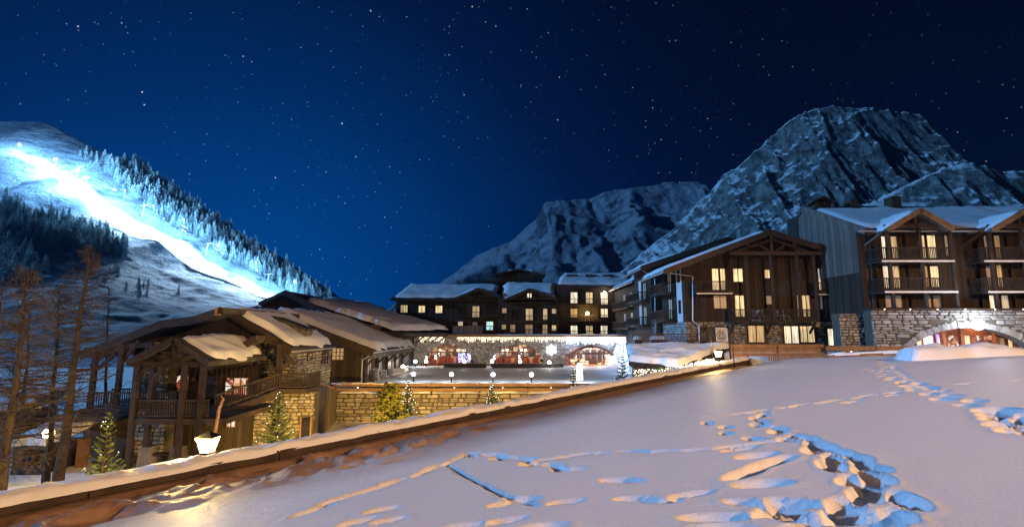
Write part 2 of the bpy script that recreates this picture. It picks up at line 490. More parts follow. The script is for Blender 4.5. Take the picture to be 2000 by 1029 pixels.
# dirty or clean snow under foot: grit on the path, plus painted shade along the wall
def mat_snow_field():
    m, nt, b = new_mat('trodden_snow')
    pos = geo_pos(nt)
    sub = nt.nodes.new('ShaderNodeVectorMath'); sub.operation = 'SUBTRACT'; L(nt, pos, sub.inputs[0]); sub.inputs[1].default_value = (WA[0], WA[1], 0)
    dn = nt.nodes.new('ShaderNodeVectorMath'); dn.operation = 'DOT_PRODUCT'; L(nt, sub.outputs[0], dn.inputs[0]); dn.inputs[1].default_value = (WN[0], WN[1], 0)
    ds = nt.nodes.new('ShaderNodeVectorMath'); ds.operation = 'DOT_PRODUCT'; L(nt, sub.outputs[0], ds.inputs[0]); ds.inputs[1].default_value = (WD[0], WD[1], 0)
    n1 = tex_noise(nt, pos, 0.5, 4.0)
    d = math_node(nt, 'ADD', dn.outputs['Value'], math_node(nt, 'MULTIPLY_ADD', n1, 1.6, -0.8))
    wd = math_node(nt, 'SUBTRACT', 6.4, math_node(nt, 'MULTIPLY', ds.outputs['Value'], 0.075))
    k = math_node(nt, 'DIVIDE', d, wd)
    grit_shade = ramp(nt, k, [(0.45, 1.0), (0.95, 0.0)])
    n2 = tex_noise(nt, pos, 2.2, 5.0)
    dirt_shade = ramp(nt, n2, [(0.3, (0.27, 0.16, 0.105)), (0.7, (0.42, 0.28, 0.21))])
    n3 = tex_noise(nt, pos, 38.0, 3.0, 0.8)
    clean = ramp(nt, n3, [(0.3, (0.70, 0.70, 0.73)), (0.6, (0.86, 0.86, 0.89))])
    c = mixc(nt, grit_shade, clean, dirt_shade)
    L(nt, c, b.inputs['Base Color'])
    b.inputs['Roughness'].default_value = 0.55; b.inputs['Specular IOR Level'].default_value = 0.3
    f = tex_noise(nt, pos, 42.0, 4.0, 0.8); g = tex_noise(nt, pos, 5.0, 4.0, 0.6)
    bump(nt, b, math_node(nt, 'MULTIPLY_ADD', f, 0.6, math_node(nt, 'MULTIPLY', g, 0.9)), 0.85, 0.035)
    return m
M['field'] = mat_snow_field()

# ---- foreground snow field with its footprints
na, nr = 760, 520
az = np.radians(np.linspace(-72, 72, na))
rr = np.exp(np.linspace(math.log(1.2), math.log(75.0), nr))
AZ, RR = np.meshgrid(az, rr)
FX = RR * np.sin(AZ); FY = RR * np.cos(AZ)
FZ = plateau(FX, FY)
FD = np.zeros_like(FZ)
_FYS = np.exp(np.linspace(0, math.log(80), 900))
def on_field(px, py):
    a, b = ray(px, py)
    hit = np.nonzero(b * _FYS <= plateau(a * _FYS, _FYS))[0]
    Y = float(_FYS[hit[0]]) if len(hit) else 60.0
    return a * Y, Y
def print_at(x, y, ang, ln, wd, dp):
    """press one boot hole into the snow; ang is its heading"""
    c, s = math.cos(ang), math.sin(ang)
    R_ = max(ln, wd) * 2.2
    sel = (np.abs(FX - x) < R_) & (np.abs(FY - y) < R_)
    dx = FX[sel] - x; dy = FY[sel] - y
    wob = 0.12 * (vnoise(FX[sel] * 6, FY[sel] * 6, 4) - 0.5)
    u = (dx * c + dy * s) / ln + wob; v = (-dx * s + dy * c) / wd + wob
    q = u * u + v * v
    z = -dp * 0.78 * (1 - sstep(0.18, 1.12, q)) * (1.0 + 0.12 * vnoise(FX[sel] * 9, FY[sel] * 9, 6)) + 0.08 * dp * np.exp(-((np.sqrt(q) - 1.22) / 0.2) ** 2)
    FD[sel] = np.where(z < 0, np.minimum(FD[sel], z), np.where(FD[sel] < -0.01, FD[sel], np.maximum(FD[sel], z)))
rnd = random.Random(11)
def trail(pts, step=0.7, side=0.12, ln=0.26, wd=0.115, dp=0.15, jit=0.06):
    P_ = [on_field(*p) for p in pts]
    acc = 0.0; k = 0
    for (x0, y0), (x1, y1) in zip(P_, P_[1:]):
        L_ = math.hypot(x1 - x0, y1 - y0)
        if L_ < 1e-3: continue
        dx, dy = (x1 - x0) / L_, (y1 - y0) / L_
        while acc < L_:
            sg = 1 if k % 2 else -1
            x = x0 + dx * acc - dy * side * sg + rnd.uniform(-jit, jit); y = y0 + dy * acc + dx * side * sg + rnd.uniform(-jit, jit)
            print_at(x, y, math.atan2(dy, dx) + rnd.uniform(-0.2, 0.2), ln * rnd.uniform(0.95, 1.45), wd * rnd.uniform(1.0, 1.45), dp * rnd.uniform(0.75, 1.2))
            acc += step * 1.08 * rnd.uniform(0.85, 1.15); k += 1
        acc -= L_
trail([(1728, 703), (1738, 722), (1765, 742), (1800, 758), (1835, 772), (1870, 780), (1920, 792), (1960, 805), (2010, 822)], 0.7, 0.16, 0.3, 0.16, 0.2)
trail([(1700, 720), (1730, 735), (1775, 752), (1820, 764)], 0.9, 0.12)
trail([(1800, 762), (1745, 766), (1690, 773), (1650, 780), (1600, 787), (1540, 795), (1480, 803), (1440, 808), (1400, 812), (1352, 818)], 0.62, 0.07, 0.3, 0.12, 0.15)
trail([(1474, 806), (1484, 822), (1515, 838), (1548, 856), (1595, 875), (1625, 895), (1645, 912), (1690, 928), (1722, 952), (1752, 978), (1775, 1010), (1790, 1040)], 0.5, 0.07, 0.28, 0.12, 0.17)
trail([(1560, 850), (1610, 868), (1665, 890), (1700, 912), (1735, 940)], 0.4, 0.05, 0.24, 0.10, 0.12)
trail([(1672, 940), (1680, 965), (1675, 995), (1690, 1030)], 0.42, 0.07, 0.22, 0.12, 0.17)
trail([(1395, 825), (1432, 845), (1470, 868)], 0.9, 0.10)
trail([(1495, 866), (1430, 870), (1380, 879), (1320, 880), (1262, 881), (1200, 883), (1150, 885), (1085, 896), (1040, 901), (975, 890), (925, 884), (880, 900), (850, 914), (780, 940), (700, 963), (640, 985), (560, 1015)], 0.52, 0.05, 0.30, 0.10, 0.14)
trail([(920, 888), (985, 893), (1050, 905), (1110, 916)], 0.5, 0.12)
trail([(1950, 800), (1985, 830), (2020, 850)], 0.32, 0.15, 0.28, 0.18, 0.2)
trail([(1660, 785), (1760, 770), (1850, 752), (1960, 745), (2040, 735)], 1.5, 0.05)
trail([(880, 910), (930, 940), (985, 968), (1040, 985)], 0.16, 0.0, 0.18, 0.05, 0.05, 0.01)
for (px, py, hd, ln, wd, dp) in [(1105, 981, 0.1, 0.19, 0.085, 0.14), (1212, 939, -0.6, 0.25, 0.11, 0.14), (1242, 974, -0.5, 0.2, 0.1, 0.13), (1350, 966, 0.0, 0.2, 0.08, 0.14),
        (1292, 978, -0.4, 0.17, 0.1, 0.13), (1400, 1012, -0.3, 0.26, 0.12, 0.17), (1112, 917, -0.2, 0.24, 0.1, 0.13), (985, 984, 0.3, 0.17, 0.10, 0.14), (1020, 975, -0.4, 0.2, 0.11, 0.13),
        (748, 995, 0.5, 0.2, 0.10, 0.14), (700, 1018, 0.6, 0.2, 0.1, 0.16), (760, 1016, 0.4, 0.18, 0.09, 0.13), (985, 1018, 0.2, 0.2, 0.09, 0.14), (1060, 1028, 0.0, 0.2, 0.09, 0.14), (900, 1027, 0.1, 0.2, 0.08, 0.13),
        (1445, 877, 0.2, 0.25, 0.13, 0.15), (1478, 890, 0.1, 0.25, 0.15, 0.17), (1505, 905, 0.55, 0.42, 0.13, 0.2), (1455, 925, 0.6, 0.32, 0.13, 0.18), 
        (1490, 945, -0.2, 0.25, 0.15, 0.16), (1470, 985, -0.8, 0.24, 0.1, 0.2), (1520, 1000, 0.4, 0.22, 0.14, 0.16), (1560, 985, -0.9, 0.25, 0.12, 0.2),
        (1590, 1015, -0.7, 0.25, 0.14, 0.2), (1650, 1005, 0.8, 0.2, 0.14, 0.2), 
        (1550, 1040, 0.3, 0.2, 0.12, 0.17), (1410, 1035, -0.2, 0.24, 0.12, 0.15), (1730, 1010, -1.2, 0.2, 0.1, 0.18)]:
    x, y = on_field(px, py)
    print_at(x, y, hd, ln * 1.3, wd * 1.25, dp)
FZ = FZ + FD
S_, N_ = sn(FX, FY)
keep = (N_ > -0.25) & (FY < 46) & (FX < 66)
FZ = np.where(FY > 38.5, FZ - 0.15 * (FY - 38.5), FZ)
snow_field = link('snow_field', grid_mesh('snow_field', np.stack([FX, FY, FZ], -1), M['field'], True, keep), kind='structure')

# ---- valley ground, one sheet out to the hills
gx_ = np.concatenate([-np.geomspace(1800, 62, 60), np.linspace(-60, 70, 200), np.geomspace(73, 1800, 60)])
gy_ = np.concatenate([np.linspace(-70, 112, 240), np.geomspace(114, 2600, 80)])
GX, GY = np.meshgrid(gx_, gy_)
link('ground', grid_mesh('ground', np.stack([GX, GY, ground_h(GX, GY)], -1), M['snow']), kind='structure')

# ---- mountains
def mat_mountain(name, rock, snowc, slope0, slope1, scale):
    m, nt, b = new_mat(name)
    g = nt.nodes.new('ShaderNodeNewGeometry')
    sp = nt.nodes.new('ShaderNodeSeparateXYZ'); L(nt, g.outputs['Normal'], sp.inputs[0])
    n1 = tex_noise(nt, g.outputs['Position'], scale, 8.0, 0.65)
    n2 = tex_noise(nt, g.outputs['Position'], scale * 6, 6.0, 0.7)
    mp = nt.nodes.new('ShaderNodeMapping'); L(nt, g.outputs['Position'], mp.inputs[0]); mp.inputs['Scale'].default_value = (1, 1, 3.5); mp.inputs['Rotation'].default_value = (0.0, 0.35, 0)
    n3 = tex_noise(nt, mp.outputs[0], scale * 2.0, 7.0, 0.65)
    k = math_node(nt, 'ADD', sp.outputs[2], math_node(nt, 'MULTIPLY_ADD', n1, 0.7, -0.35))
    k = math_node(nt, 'ADD', k, math_node(nt, 'MULTIPLY_ADD', n3, 0.55, -0.275))
    f = ramp(nt, k, [(slope0, 0.0), (slope1, 1.0)])
    rc = ramp(nt, n2, [(0.32, tuple(c * 0.28 for c in rock)), (0.5, rock), (0.66, tuple(c * 1.9 for c in rock))])
    L(nt, mixc(nt, f, rc, snowc), b.inputs['Base Color'])
    b.inputs['Roughness'].default_value = 0.9; b.inputs['Specular IOR Level'].default_value = 0.1
    bump(nt, b, math_node(nt, 'ADD', n2, n3), 1.0, 7.0)
    return m
M['peak'] = mat_mountain('limestone_peak', (0.135, 0.145, 0.14), (0.62, 0.66, 0.70), 0.60, 0.70, 0.012)
M['far_peak'] = mat_mountain('far_rock_range', (0.055, 0.06, 0.065), (0.20, 0.22, 0.25), 0.52, 0.68, 0.007)
M['hill'] = mat_mountain('wooded_hill', (0.08, 0.09, 0.09), (0.56, 0.62, 0.70), 0.46, 0.80, 0.03)

def mountain(name, prof, Yr, Y0, X0, X1, n, m, amp, mat, freq, base=-9.0, back=1.35, power=1.15, seed=0, terrace=0.0):
    pw = [W(px, py, Yr) for px, py in prof]
    pxs = np.array([p.x for p in pw]); pzs = np.array([p.z for p in pw])
    def H(X, Y):
        t = (Y - Y0) / (Yr - Y0)
        pr = np.interp(X, pxs, pzs)
        up = np.clip(t, 0, 1) ** power
        dn = np.clip((Y - Yr) / (Yr * (back - 1)), 0, 1)
        z = base + (pr - base) * up * (1 - 0.8 * dn ** 1.5)
        e = 3.2 * up * (1 - up) + 0.10 * up
        wx = X + 0.25 / freq * fbm(X * freq * 0.7, Y * freq * 0.7, 3, seed + 50); wy = Y + 0.25 / freq * fbm(X * freq * 0.7 + 31, Y * freq * 0.7, 3, seed + 60)
        nz_ = ridged(wx * freq, wy * freq * 0.8, 6, seed, 0.52) - 0.55
        z = z + amp * e * nz_ * np.clip((pr - base) / 60.0, 0.05, 1)
        z = z + 0.16 * amp * (ridged(wx * freq * 3.7, wy * freq * 3.0, 4, seed + 90, 0.55) - 0.5) * np.clip(up * 3, 0, 1)
        if terrace:
            q = z / terrace + 0.8 * fbm(X * freq, Y * freq, 3, seed + 5)
            fr = q - np.floor(q)
            z = z + terrace * 0.4 * (sstep(0.35, 0.75, fr) - fr) * np.clip(up * 2, 0, 1)
        return z
    xs = np.linspace(X0, X1, n); ys = Y0 + (Yr * back - Y0) * np.linspace(0, 1, m)
    XX, YY = np.meshgrid(xs, ys)
    o = link(name, grid_mesh(name, np.stack([XX, YY, H(XX, YY)], -1), mat), kind='structure')
    return H
H_peak = mountain('mountain', [(700, 660), (930, 640), (1100, 590), (1200, 535), (1250, 500), (1310, 450), (1360, 405), (1390, 372), (1420, 338), (1480, 290), (1530, 250), (1560, 228), (1590, 216),
        (1640, 207), (1700, 208), (1760, 216), (1795, 216), (1812, 238), (1830, 275), (1870, 305), (1930, 320), (2000, 335), (2100, 340), (2300, 330), (2700, 420)],
        820, 560, -160, 1250, 700, 360, 85, M['peak'], 0.0075, base=-9, back=1.3, power=0.9, seed=3)
H_crag = mountain('cliff', [(1000, 655), (1250, 600), (1400, 520), (1500, 480), (1600, 432), (1700, 395), (1790, 352), (1850, 325), (1900, 316), (1960, 330), (2040, 336), (2120, 320), (2400, 330), (2800, 400)],
        560, 430, 0, 950, 460, 130, 42, M['peak'], 0.014, base=-9, back=1.3, power=0.8, seed=41)
H_far = mountain('mountain', [(600, 655), (760, 630), (870, 545), (930, 500), (1000, 468), (1045, 430), (1062, 397), (1090, 389), (1150, 386), (1180, 374), (1215, 370), (1260, 366), (1300, 357), (1365, 350), (1385, 372), (1420, 395), (1600, 430), (1900, 480)],
        1700, 950, -700, 1500, 360, 200, 110, M['far_peak'], 0.0042, base=-9, back=1.2, power=1.0, seed=14, terrace=0)
H_hill = mountain('hill', [(-700, 60), (-300, 170), (-60, 236), (0, 238), (60, 237), (95, 241), (130, 262), (190, 292), (215, 306), (240, 304), (275, 316), (330, 362), (400, 408), (470, 458), (540, 498), (600, 540), (650, 580), (700, 605), (760, 640), (900, 660)],
        430, 135, -760, 40, 460, 280, 15, M['hill'], 0.011, base=-9.5, back=1.4, power=1.05, seed=27)
_hx = np.linspace(-760, 40, 321); _hy = np.linspace(100, 640, 271)
_HXX, _HYY = np.meshgrid(_hx, _hy); _HG = H_hill(_HXX, _HYY)
def hill_z(x, y):
    fx = np.clip((np.asarray(x, float) + 760) / 800 * 320, 0, 319.999); fy = np.clip((np.asarray(y, float) - 100) / 540 * 270, 0, 269.999)
    i = fx.astype(int); j = fy.astype(int); u = fx - i; v = fy - j
    return (_HG[j, i] * (1 - u) + _HG[j, i + 1] * u) * (1 - v) + (_HG[j + 1, i] * (1 - u) + _HG[j + 1, i + 1] * u) * v
_HYS = np.arange(120.0, 640.0, 0.8)
def on_hill(px, py, lift=0.0):
    a, b = ray(px, py)
    hit = np.nonzero(b * _HYS <= hill_z(a * _HYS, _HYS) + lift)[0]
    Y = float(_HYS[hit[0]]) if len(hit) else 640.0
    return Vector((a * Y, Y, b * Y))

# ---- the floodlit ski run, laid on the hill
pc = [((28, 302), (42, 300)), ((60, 322), (95, 314)), ((90, 345), (135, 338)), ((125, 372), (185, 372)), ((165, 402), (215, 400)), ((190, 432), (255, 425)), ((235, 455), (300, 446)), ((280, 470), (345, 468)),
      ((330, 495), (395, 500)), ((365, 525), (440, 528)), ((420, 545), (500, 555)), ((470, 562), (555, 580)), ((500, 580), (600, 600))]
rows = []
for (l, r) in pc:
    rows.append([on_hill(l[0] + (r[0] - l[0]) * t, l[1] + (r[1] - l[1]) * t) for t in np.linspace(0, 1, 5)])
fine = []
for i in range(len(rows) - 1):
    for q in np.linspace(0, 1, 8, endpoint=False):
        fine.append([rows[i][k].lerp(rows[i + 1][k], q) for k in range(5)])
fine.append(rows[-1])
PV = []
for j, row in enumerate(fine):
    out = []
    for q in np.linspace(0, 4, 17):
        k = min(int(q), 3)
        p = row[k].lerp(row[k + 1], q - k)
        e = 1.5 * (fbm(np.array(j * 0.33), np.array(0.2 if q < 2 else 7.7), 3, 8)) * (1 if q in (0.0, 4.0) else 0)
        p = Vector((p.x + float(e), p.y, p.z))
        hz = float(hill_z(p.x, p.y))
        rim = 0.0 if q in (0.0, 4.0) else 1.0
        out.append((p.x, p.y, hz - 0.3 + 0.95 * rim))
    PV.append(out)
PV = np.array(PV)
M['piste'] = mat_snow('groomed_snow', (0.88, 0.90, 0.92), 0.4)
link('ski_run', grid_mesh('ski_run', PV, M['piste']), kind='structure')
def run_at(i, k=8):
    return Vector(PV[min(i, len(PV) - 1), k])


# ---- flood masts beside the run
M['bulb_flood'] = mat_emit('flood_lens', (0.9, 0.97, 1.0), 60.0)
def flood_mast(foot, h, label, target, watts, spill, heads=3, lens=True, cone=115):
    foot = Vector(foot); top = foot + Vector((0, 0, h))
    e = empty('flood_mast', label, 'floodlight', 'floodlight masts beside the ski run')
    MB().tube([foot - Vector((0, 0, 1.5)), top], [0.22, 0.12], 8).build('mast', M['metal'], e)
    MB().bar(top + Vector((-0.55 * heads, 0, 0)), top + Vector((0.55 * heads, 0, 0)), 0.2, 0.2).build('crossbar', M['metal'], e)
    for k in range(heads):
        dx = (k - (heads - 1) / 2) * 1.15
        hd = MB().box(top.x + dx - 0.45, top.x + dx + 0.45, top.y - 0.42, top.y + 0.1, top.z + 0.1, top.z + 0.8).build('lamp_head', M['metal'], e)
        if lens: MB().ball(top + Vector((dx, -0.75, 0.42)), 0.75, 10, 6).build('lens', M['bulb_flood'], hd)
    lamp('flood_beam', top + Vector((0, -1.9, -0.6)), watts, (0.64, 0.84, 1.0), 0.6, e, 'SPOT', target, cone, 0.7)
    if spill: lamp('flood_spill', top + Vector((0, -2.6, 1.5)), spill, (0.22, 0.55, 1.0), 1.0, e)
def hill_foot(px, py):
    p = on_hill(px, py); return p
def row_edge(i, off=5.0):
    a, b = run_at(i, 16), run_at(i, 8); d = (a - b); d.z = 0; d.normalize()
    p = a + d * off; return Vector((p.x, p.y, float(hill_z(p.x, p.y))))
flood_mast(hill_foot(37, 306), 9, 'small distant floodlight mast at the very top of the ski run', run_at(4), 5e4, 6e4, 1, True, 70)
flood_mast(hill_foot(107, 338), 10, 'bright floodlight mast on the upper edge of the ski run', run_at(14), 1.0e5, 1.8e5, 2, True, 80)
flood_mast(hill_foot(166, 378), 11, 'brightest floodlight mast beside the steep middle of the ski run', run_at(25), 1.5e5, 3.0e5, 3, True, 90)
for i, lab in ((34, 'added thin floodlight mast just below the brightest mast'), (45, 'added thin floodlight mast at the bend in the middle of the ski run'), (56, 'added thin floodlight mast at the upper end of the lower ski run'),
               (67, 'added thin floodlight mast halfway down the lower ski run'), (78, 'added thin floodlight mast above the chalet roofs on the ski run'), (89, 'lowest added thin floodlight mast of the ski run behind the chalet roof')):
    flood_mast(row_edge(i), 13, lab, run_at(i + 5), 2.6e5, 5e4, 1, False, 62)  # added masts without lenses, put in to light the lower run and hill
# ================================================================== BUILDING HELPERS
def rect_ring(w, h, rs, j):
    p = []
    for (x, y) in [(-.5, -.5), (0, -.5), (.5, -.5), (.5, 0), (.5, .5), (0, .5), (-.5, .5), (-.5, 0)]:
        k = 0.86 if abs(x) == .5 and abs(y) == .5 else 1.0
        p.append((x * w * k + rs.uniform(-j, j), y * h * k + rs.uniform(-j, j)))
    return p
def stone_proto(i):
    rs = random.Random(100 + i)
    back = rect_ring(0.97, 0.95, rs, 0.035)
    front = [(x * rs.uniform(0.84, 0.93), y * rs.uniform(0.80, 0.9)) for x, y in back]
    tx, ty = rs.uniform(-.25, .25), rs.uniform(-.25, .25)
    vs = [(x, 0.35, y) for x, y in back] + [(x, -0.55 + x * tx + y * ty, y) for x, y in front] + [(0, -0.72, 0)]
    fs = [(k, (k + 1) % 8, 8 + (k + 1) % 8, 8 + k) for k in range(8)] + [(8 + k, 8 + (k + 1) % 8, 16) for k in range(8)]
    return vs, fs
STONES = [stone_proto(i) for i in range(12)]
STONE_MESH = {}
def stone_mesh(i, mat):
    key = (i, mat.name)
    if key not in STONE_MESH:
        mb = MB(); mb.add(*STONES[i]); STONE_MESH[key] = mb.mesh('stone', mat)
    return STONE_MESH[key]
def stone_face(parent, o, ex, length, z0, z1, mask, mat, cap=300, hh=(0.16, 0.34), ww=(0.28, 0.8), depth=0.16, seed=1):
    """lay rubble stones on an upright face: o is a point on the face, ex the way along it, the face looks along ex x up"""
    rs = random.Random(seed)
    ex = Vector(ex).normalized(); nz_ = ex.cross(Vector((0, 0, 1)))
    rot = Matrix((ex, -nz_, Vector((0, 0, 1)))).transposed()
    cells = []
    z = z0
    while z < z1 - 0.04:
        h = min(rs.uniform(*hh), z1 - z)
        a = -rs.uniform(0, 0.4)
        while a < length:
            w = rs.uniform(*ww)
            if a + w > length: w = max(length - a, 0.12)
            a0 = max(a, 0.0); w0 = a + w - a0
            if w0 > 0.1:
                if rs.random() < 0.16 and h > 0.24:
                    for q in (0.27, 0.75): cells.append((a0 + w0 / 2, z + h * q, w0, h * 0.48))
                else:
                    cells.append((a0 + w0 / 2, z + h / 2 + rs.uniform(-.02, .02), w0, h * rs.uniform(0.9, 1.06)))
            a += w
        z += h
    cells = [c for c in cells if mask is None or mask(*c)]
    cells.sort(key=lambda c: -c[2] * c[3])
    rest = MB()
    for n, (a, zz, w, h) in enumerate(cells):
        p = Vector(o) + ex * a; p.z = zz
        k = rs.randrange(12); d = depth * rs.uniform(0.7, 1.3)
        if n < cap:
            s = link('stone', stone_mesh(k, mat), parent)
            s.matrix_local = Matrix.Translation(p) @ rot.to_4x4() @ Matrix.Diagonal((w * 0.97, d, h * 0.95, 1))
        else:
            vs = [p + rot @ Vector((x * w * 0.97, y * d, q * h * 0.95)) for x, y, q in STONES[k][0]]
            rest.add(vs, STONES[k][1])
    if rest.v: rest.build('small_stones', mat, parent, kind='stuff')

def window(parent, c, w, h, face, pane, cols=2, rows=1, frame='frame', fw=0.07, proud=0.07, name='window'):
    """face F looks to -Y, L to -X, R to +X; c is the centre on the wall face"""
    c = Vector(c)
    e1, out = {'F': (Vector((1, 0, 0)), Vector((0, -1, 0))), 'L': (Vector((0, -1, 0)), Vector((-1, 0, 0))), 'R': (Vector((0, 1, 0)), Vector((1, 0, 0)))}[face]
    up = Vector((0, 0, 1))
    def slab(mb, a0, a1, b0, b1, d0, d1):
        pts = []
        for b in (b0, b1):
            for (a, d) in ((a0, d1), (a1, d1), (a1, d0), (a0, d0)):
                pts.append(e1 * a + up * b + out * d)
        mb.hexa(pts)
    mb = MB()
    slab(mb, -w / 2 - fw, -w / 2, -h / 2 - fw, h / 2 + fw, -0.03, proud); slab(mb, w / 2, w / 2 + fw, -h / 2 - fw, h / 2 + fw, -0.03, proud)
    slab(mb, -w / 2, w / 2, h / 2, h / 2 + fw, -0.03, proud); slab(mb, -w / 2, w / 2, -h / 2 - fw, -h / 2, -0.03, proud + 0.04)
    o = link(name, mb.mesh(name, M[frame]), parent, c)
    for i in range(1, cols):
        br = MB(); slab(br, -w / 2 + w * i / cols - 0.03, -w / 2 + w * i / cols + 0.03, -h / 2, h / 2, 0.0, proud - 0.012); link('glazing_bar', br.mesh('glazing_bar', M[frame]), o)
    for i in range(1, rows):
        br = MB(); slab(br, -w / 2, w / 2, -h / 2 + h * i / rows - 0.025, -h / 2 + h * i / rows + 0.025, 0.0, proud - 0.016); link('glazing_bar', br.mesh('glazing_bar', M[frame]), o)
    pn = MB(); slab(pn, -w / 2 + 0.002, w / 2 - 0.002, -h / 2 + 0.002, h / 2 - 0.002, -0.02, 0.02)
    pm = pn.mesh('pane', M[pane]); link('pane', pm, o)
    return o
def win_px(parent, x0, x1, y0, y1, Y, pane, cols=2, rows=1, frame='frame', proud=0.07, name='window', fw=0.07):
    a = W((x0 + x1) / 2, (y0 + y1) / 2, Y)
    w = (W(x1, y0, Y).x - W(x0, y0, Y).x); h = W(x0, y0, Y).z - W(x0, y1, Y).z
    return window(parent, a, max(w, 0.25), max(h, 0.25), 'F', pane, cols, rows, frame, fw, proud, name)

BAL = {}
def railing(parent, p0, p1, h=1.0, gap=0.16, mat='beam', posts=True, name='railing', bal=True, bw=0.05):
    p0, p1 = Vector(p0), Vector(p1)
    o = MB().bar(p0 + Vector((0, 0, h)), p1 + Vector((0, 0, h)), 0.12, 0.09).bar(p0 + Vector((0, 0, 0.12)), p1 + Vector((0, 0, 0.12)), 0.08, 0.09).build(name, M[mat], parent)
    if bal:
        key = (round(h, 2), mat, bw)
        if key not in BAL: BAL[key] = MB().box(-bw / 2, bw / 2, -bw / 2, bw / 2, 0.10, h - 0.03).mesh('baluster', M[mat])
        n = max(int((p1 - p0).length / gap), 2)
        for i in range(n + 1):
            b = link('baluster', BAL[key], o, p0.lerp(p1, i / n))
    return o
def slab(parent, q, th, mat, name='roof', **pr):
    """solid sheet under a quad: q = ridge start, ridge end, eave end, eave start"""
    q = [Vector(p) for p in q]
    dz = Vector((0, 0, -th))
    return MB().hexa([p + dz for p in q] + q).build(name, mat, parent, **pr)
def snow_sheet(parent, q, th=0.3, res=0.35, seed=0, name='snow_cover', droop=0.1, lift=0.0, ragged=0.4, mat='snow'):
    """pillow of snow on a quad"""
    q = [Vector(p) for p in q]
    nu = max(int(max((q[1] - q[0]).length, (q[2] - q[3]).length) / res), 6); nv = max(int(max((q[3] - q[0]).length, (q[2] - q[1]).length) / res), 6)
    nu = min(nu, 90); nv = min(nv, 90)
    U = np.linspace(0, 1, nu + 1); Vv = np.linspace(0, 1, nv + 1)
    lu = ((q[1] - q[0]).length + (q[2] - q[3]).length) / 2; lv = ((q[3] - q[0]).length + (q[2] - q[1]).length) / 2
    UU, VV = np.meshgrid(U, Vv)
    # ragged outline
    UU2 = UU + ragged / lu * fbm(VV * lv * 0.8 + seed, UU * 3 + seed, 3, seed) * (2 * np.abs(UU - 0.5)) ** 3
    VV2 = VV + ragged / lv * fbm(UU * lu * 0.8 + seed, VV * 3 + 9 + seed, 3, seed + 3) * (2 * np.abs(VV - 0.5)) ** 3
    Q = np.array([[p.x, p.y, p.z] for p in q])
    B = ((1 - UU2) * (1 - VV2))[..., None] * Q[0] + (UU2 * (1 - VV2))[..., None] * Q[1] + (UU2 * VV2)[..., None] * Q[2] + ((1 - UU2) * VV2)[..., None] * Q[3]
    e = np.minimum(np.minimum(UU, 1 - UU) * lu, np.minimum(VV, 1 - VV) * lv) / max(th * 1.1, 0.05)
    e = np.clip(e, 0, 1); prof = np.sqrt(np.clip(1 - (1 - e) ** 2, 0, 1))
    T = B.copy()
    T[..., 2] += lift + th * prof * (1 + 0.45 * fbm(B[..., 0] * 0.5 + seed, B[..., 1] * 0.5 + B[..., 2], 3, seed + 7)) + 0.07 * prof * fbm(B[..., 0] * 1.7, B[..., 1] * 1.7 + B[..., 2], 3, seed + 4)
    edge = (prof == 0)
    T[..., 2] -= np.where(edge, droop * 0.5, 0)
    me = grid_mesh(name, T, M[mat])
    return link(name, me, parent)
def sub_quad(q, u0, u1, v0, v1):
    q = [Vector(p) for p in q]
    f = lambda u, v: q[0].lerp(q[1], u).lerp(q[3].lerp(q[2], u), v)
    return [f(u0, v0), f(u1, v0), f(u1, v1), f(u0, v1)]
def gutter(parent, p0, p1, down=None):
    MB().tube([Vector(p0), Vector(p1)], 0.075, 8).build('gutter', M['pipe'], parent)
    if down:
        MB().tube(down, 0.06, 8).build('downpipe', M['pipe'], parent)
def icicle_string(name, p0, p1, label, mat, n, drop=(0.15, 0.7), r=0.035, seed=1, group=None, density=0.11):
    rs = random.Random(seed)
    p0, p1 = Vector(p0), Vector(p1)
    e = empty(name, label, 'string lights', group)
    MB().tube([p0, p1], 0.012, 4).build('cable', M['iron'], e)
    mb = MB()
    for i in range(n):
        a = p0.lerp(p1, (i + 0.5) / n)
        d = rs.uniform(*drop); z = 0.04
        while z < d:
            mb.ball(a + Vector((rs.uniform(-.03, .03), rs.uniform(-.02, .02), -z)), r * rs.uniform(0.7, 1.2), 5, 4)
            z += density * rs.uniform(0.8, 1.3)
    mb.build('bulbs', mat, e, kind='stuff', fix=False)
    return e
# ================================================================== LOW WALL ALONG THE SNOW FIELD
M['wall_wood'] = mat_simple('weathered_wall_timber', (0.055, 0.036, 0.025), 0.85, 0.4, 2.0, 0.4)
low_wall = empty('low_wall', 'long sloping timber-faced wall under a cap of snow edging the snow field', 'wall')
ss = np.linspace(-14, 43.5, 40)
for k in range(len(ss) - 1):
    pass
mb = MB()
s0, s1 = -14.0, 43.5
def lw(s, n, dz):
    x, y = from_sn(s, n)
    return (x, y, float(wall_top(s)) + dz)
mb.hexa([lw(s0, -0.42, -6), lw(s0, -0.03, -6), lw(s1, -0.03, -5), lw(s1, -0.42, -5), lw(s0, -0.42, -0.12), lw(s0, -0.03, -0.12), lw(s1, -0.03, -0.12), lw(s1, -0.42, -0.12)])
mb.build('wall_body', M['wall_wood'], low_wall)
sb = -14.0; bi = 0
while sb < 43.0:
    se = min(sb + 3.9, 43.4)
    for (z0, z1, n1) in ((-0.56, -0.36, 0.012), (-0.345, -0.14, 0.024)):
        MB().hexa([lw(sb, -0.03, z0), lw(sb, n1 + 0.03, z0), lw(se, n1 + 0.03, z0), lw(se, -0.03, z0), lw(sb, -0.03, z1), lw(sb, n1 + 0.03, z1), lw(se, n1 + 0.03, z1), lw(se, -0.03, z1)]).build('board', M['wall_wood'], low_wall)
    sb = se + 0.025
na_, nc_ = 900, 17
SS, TT = np.meshgrid(np.linspace(s0, s1, na_), np.linspace(-1, 1, nc_))
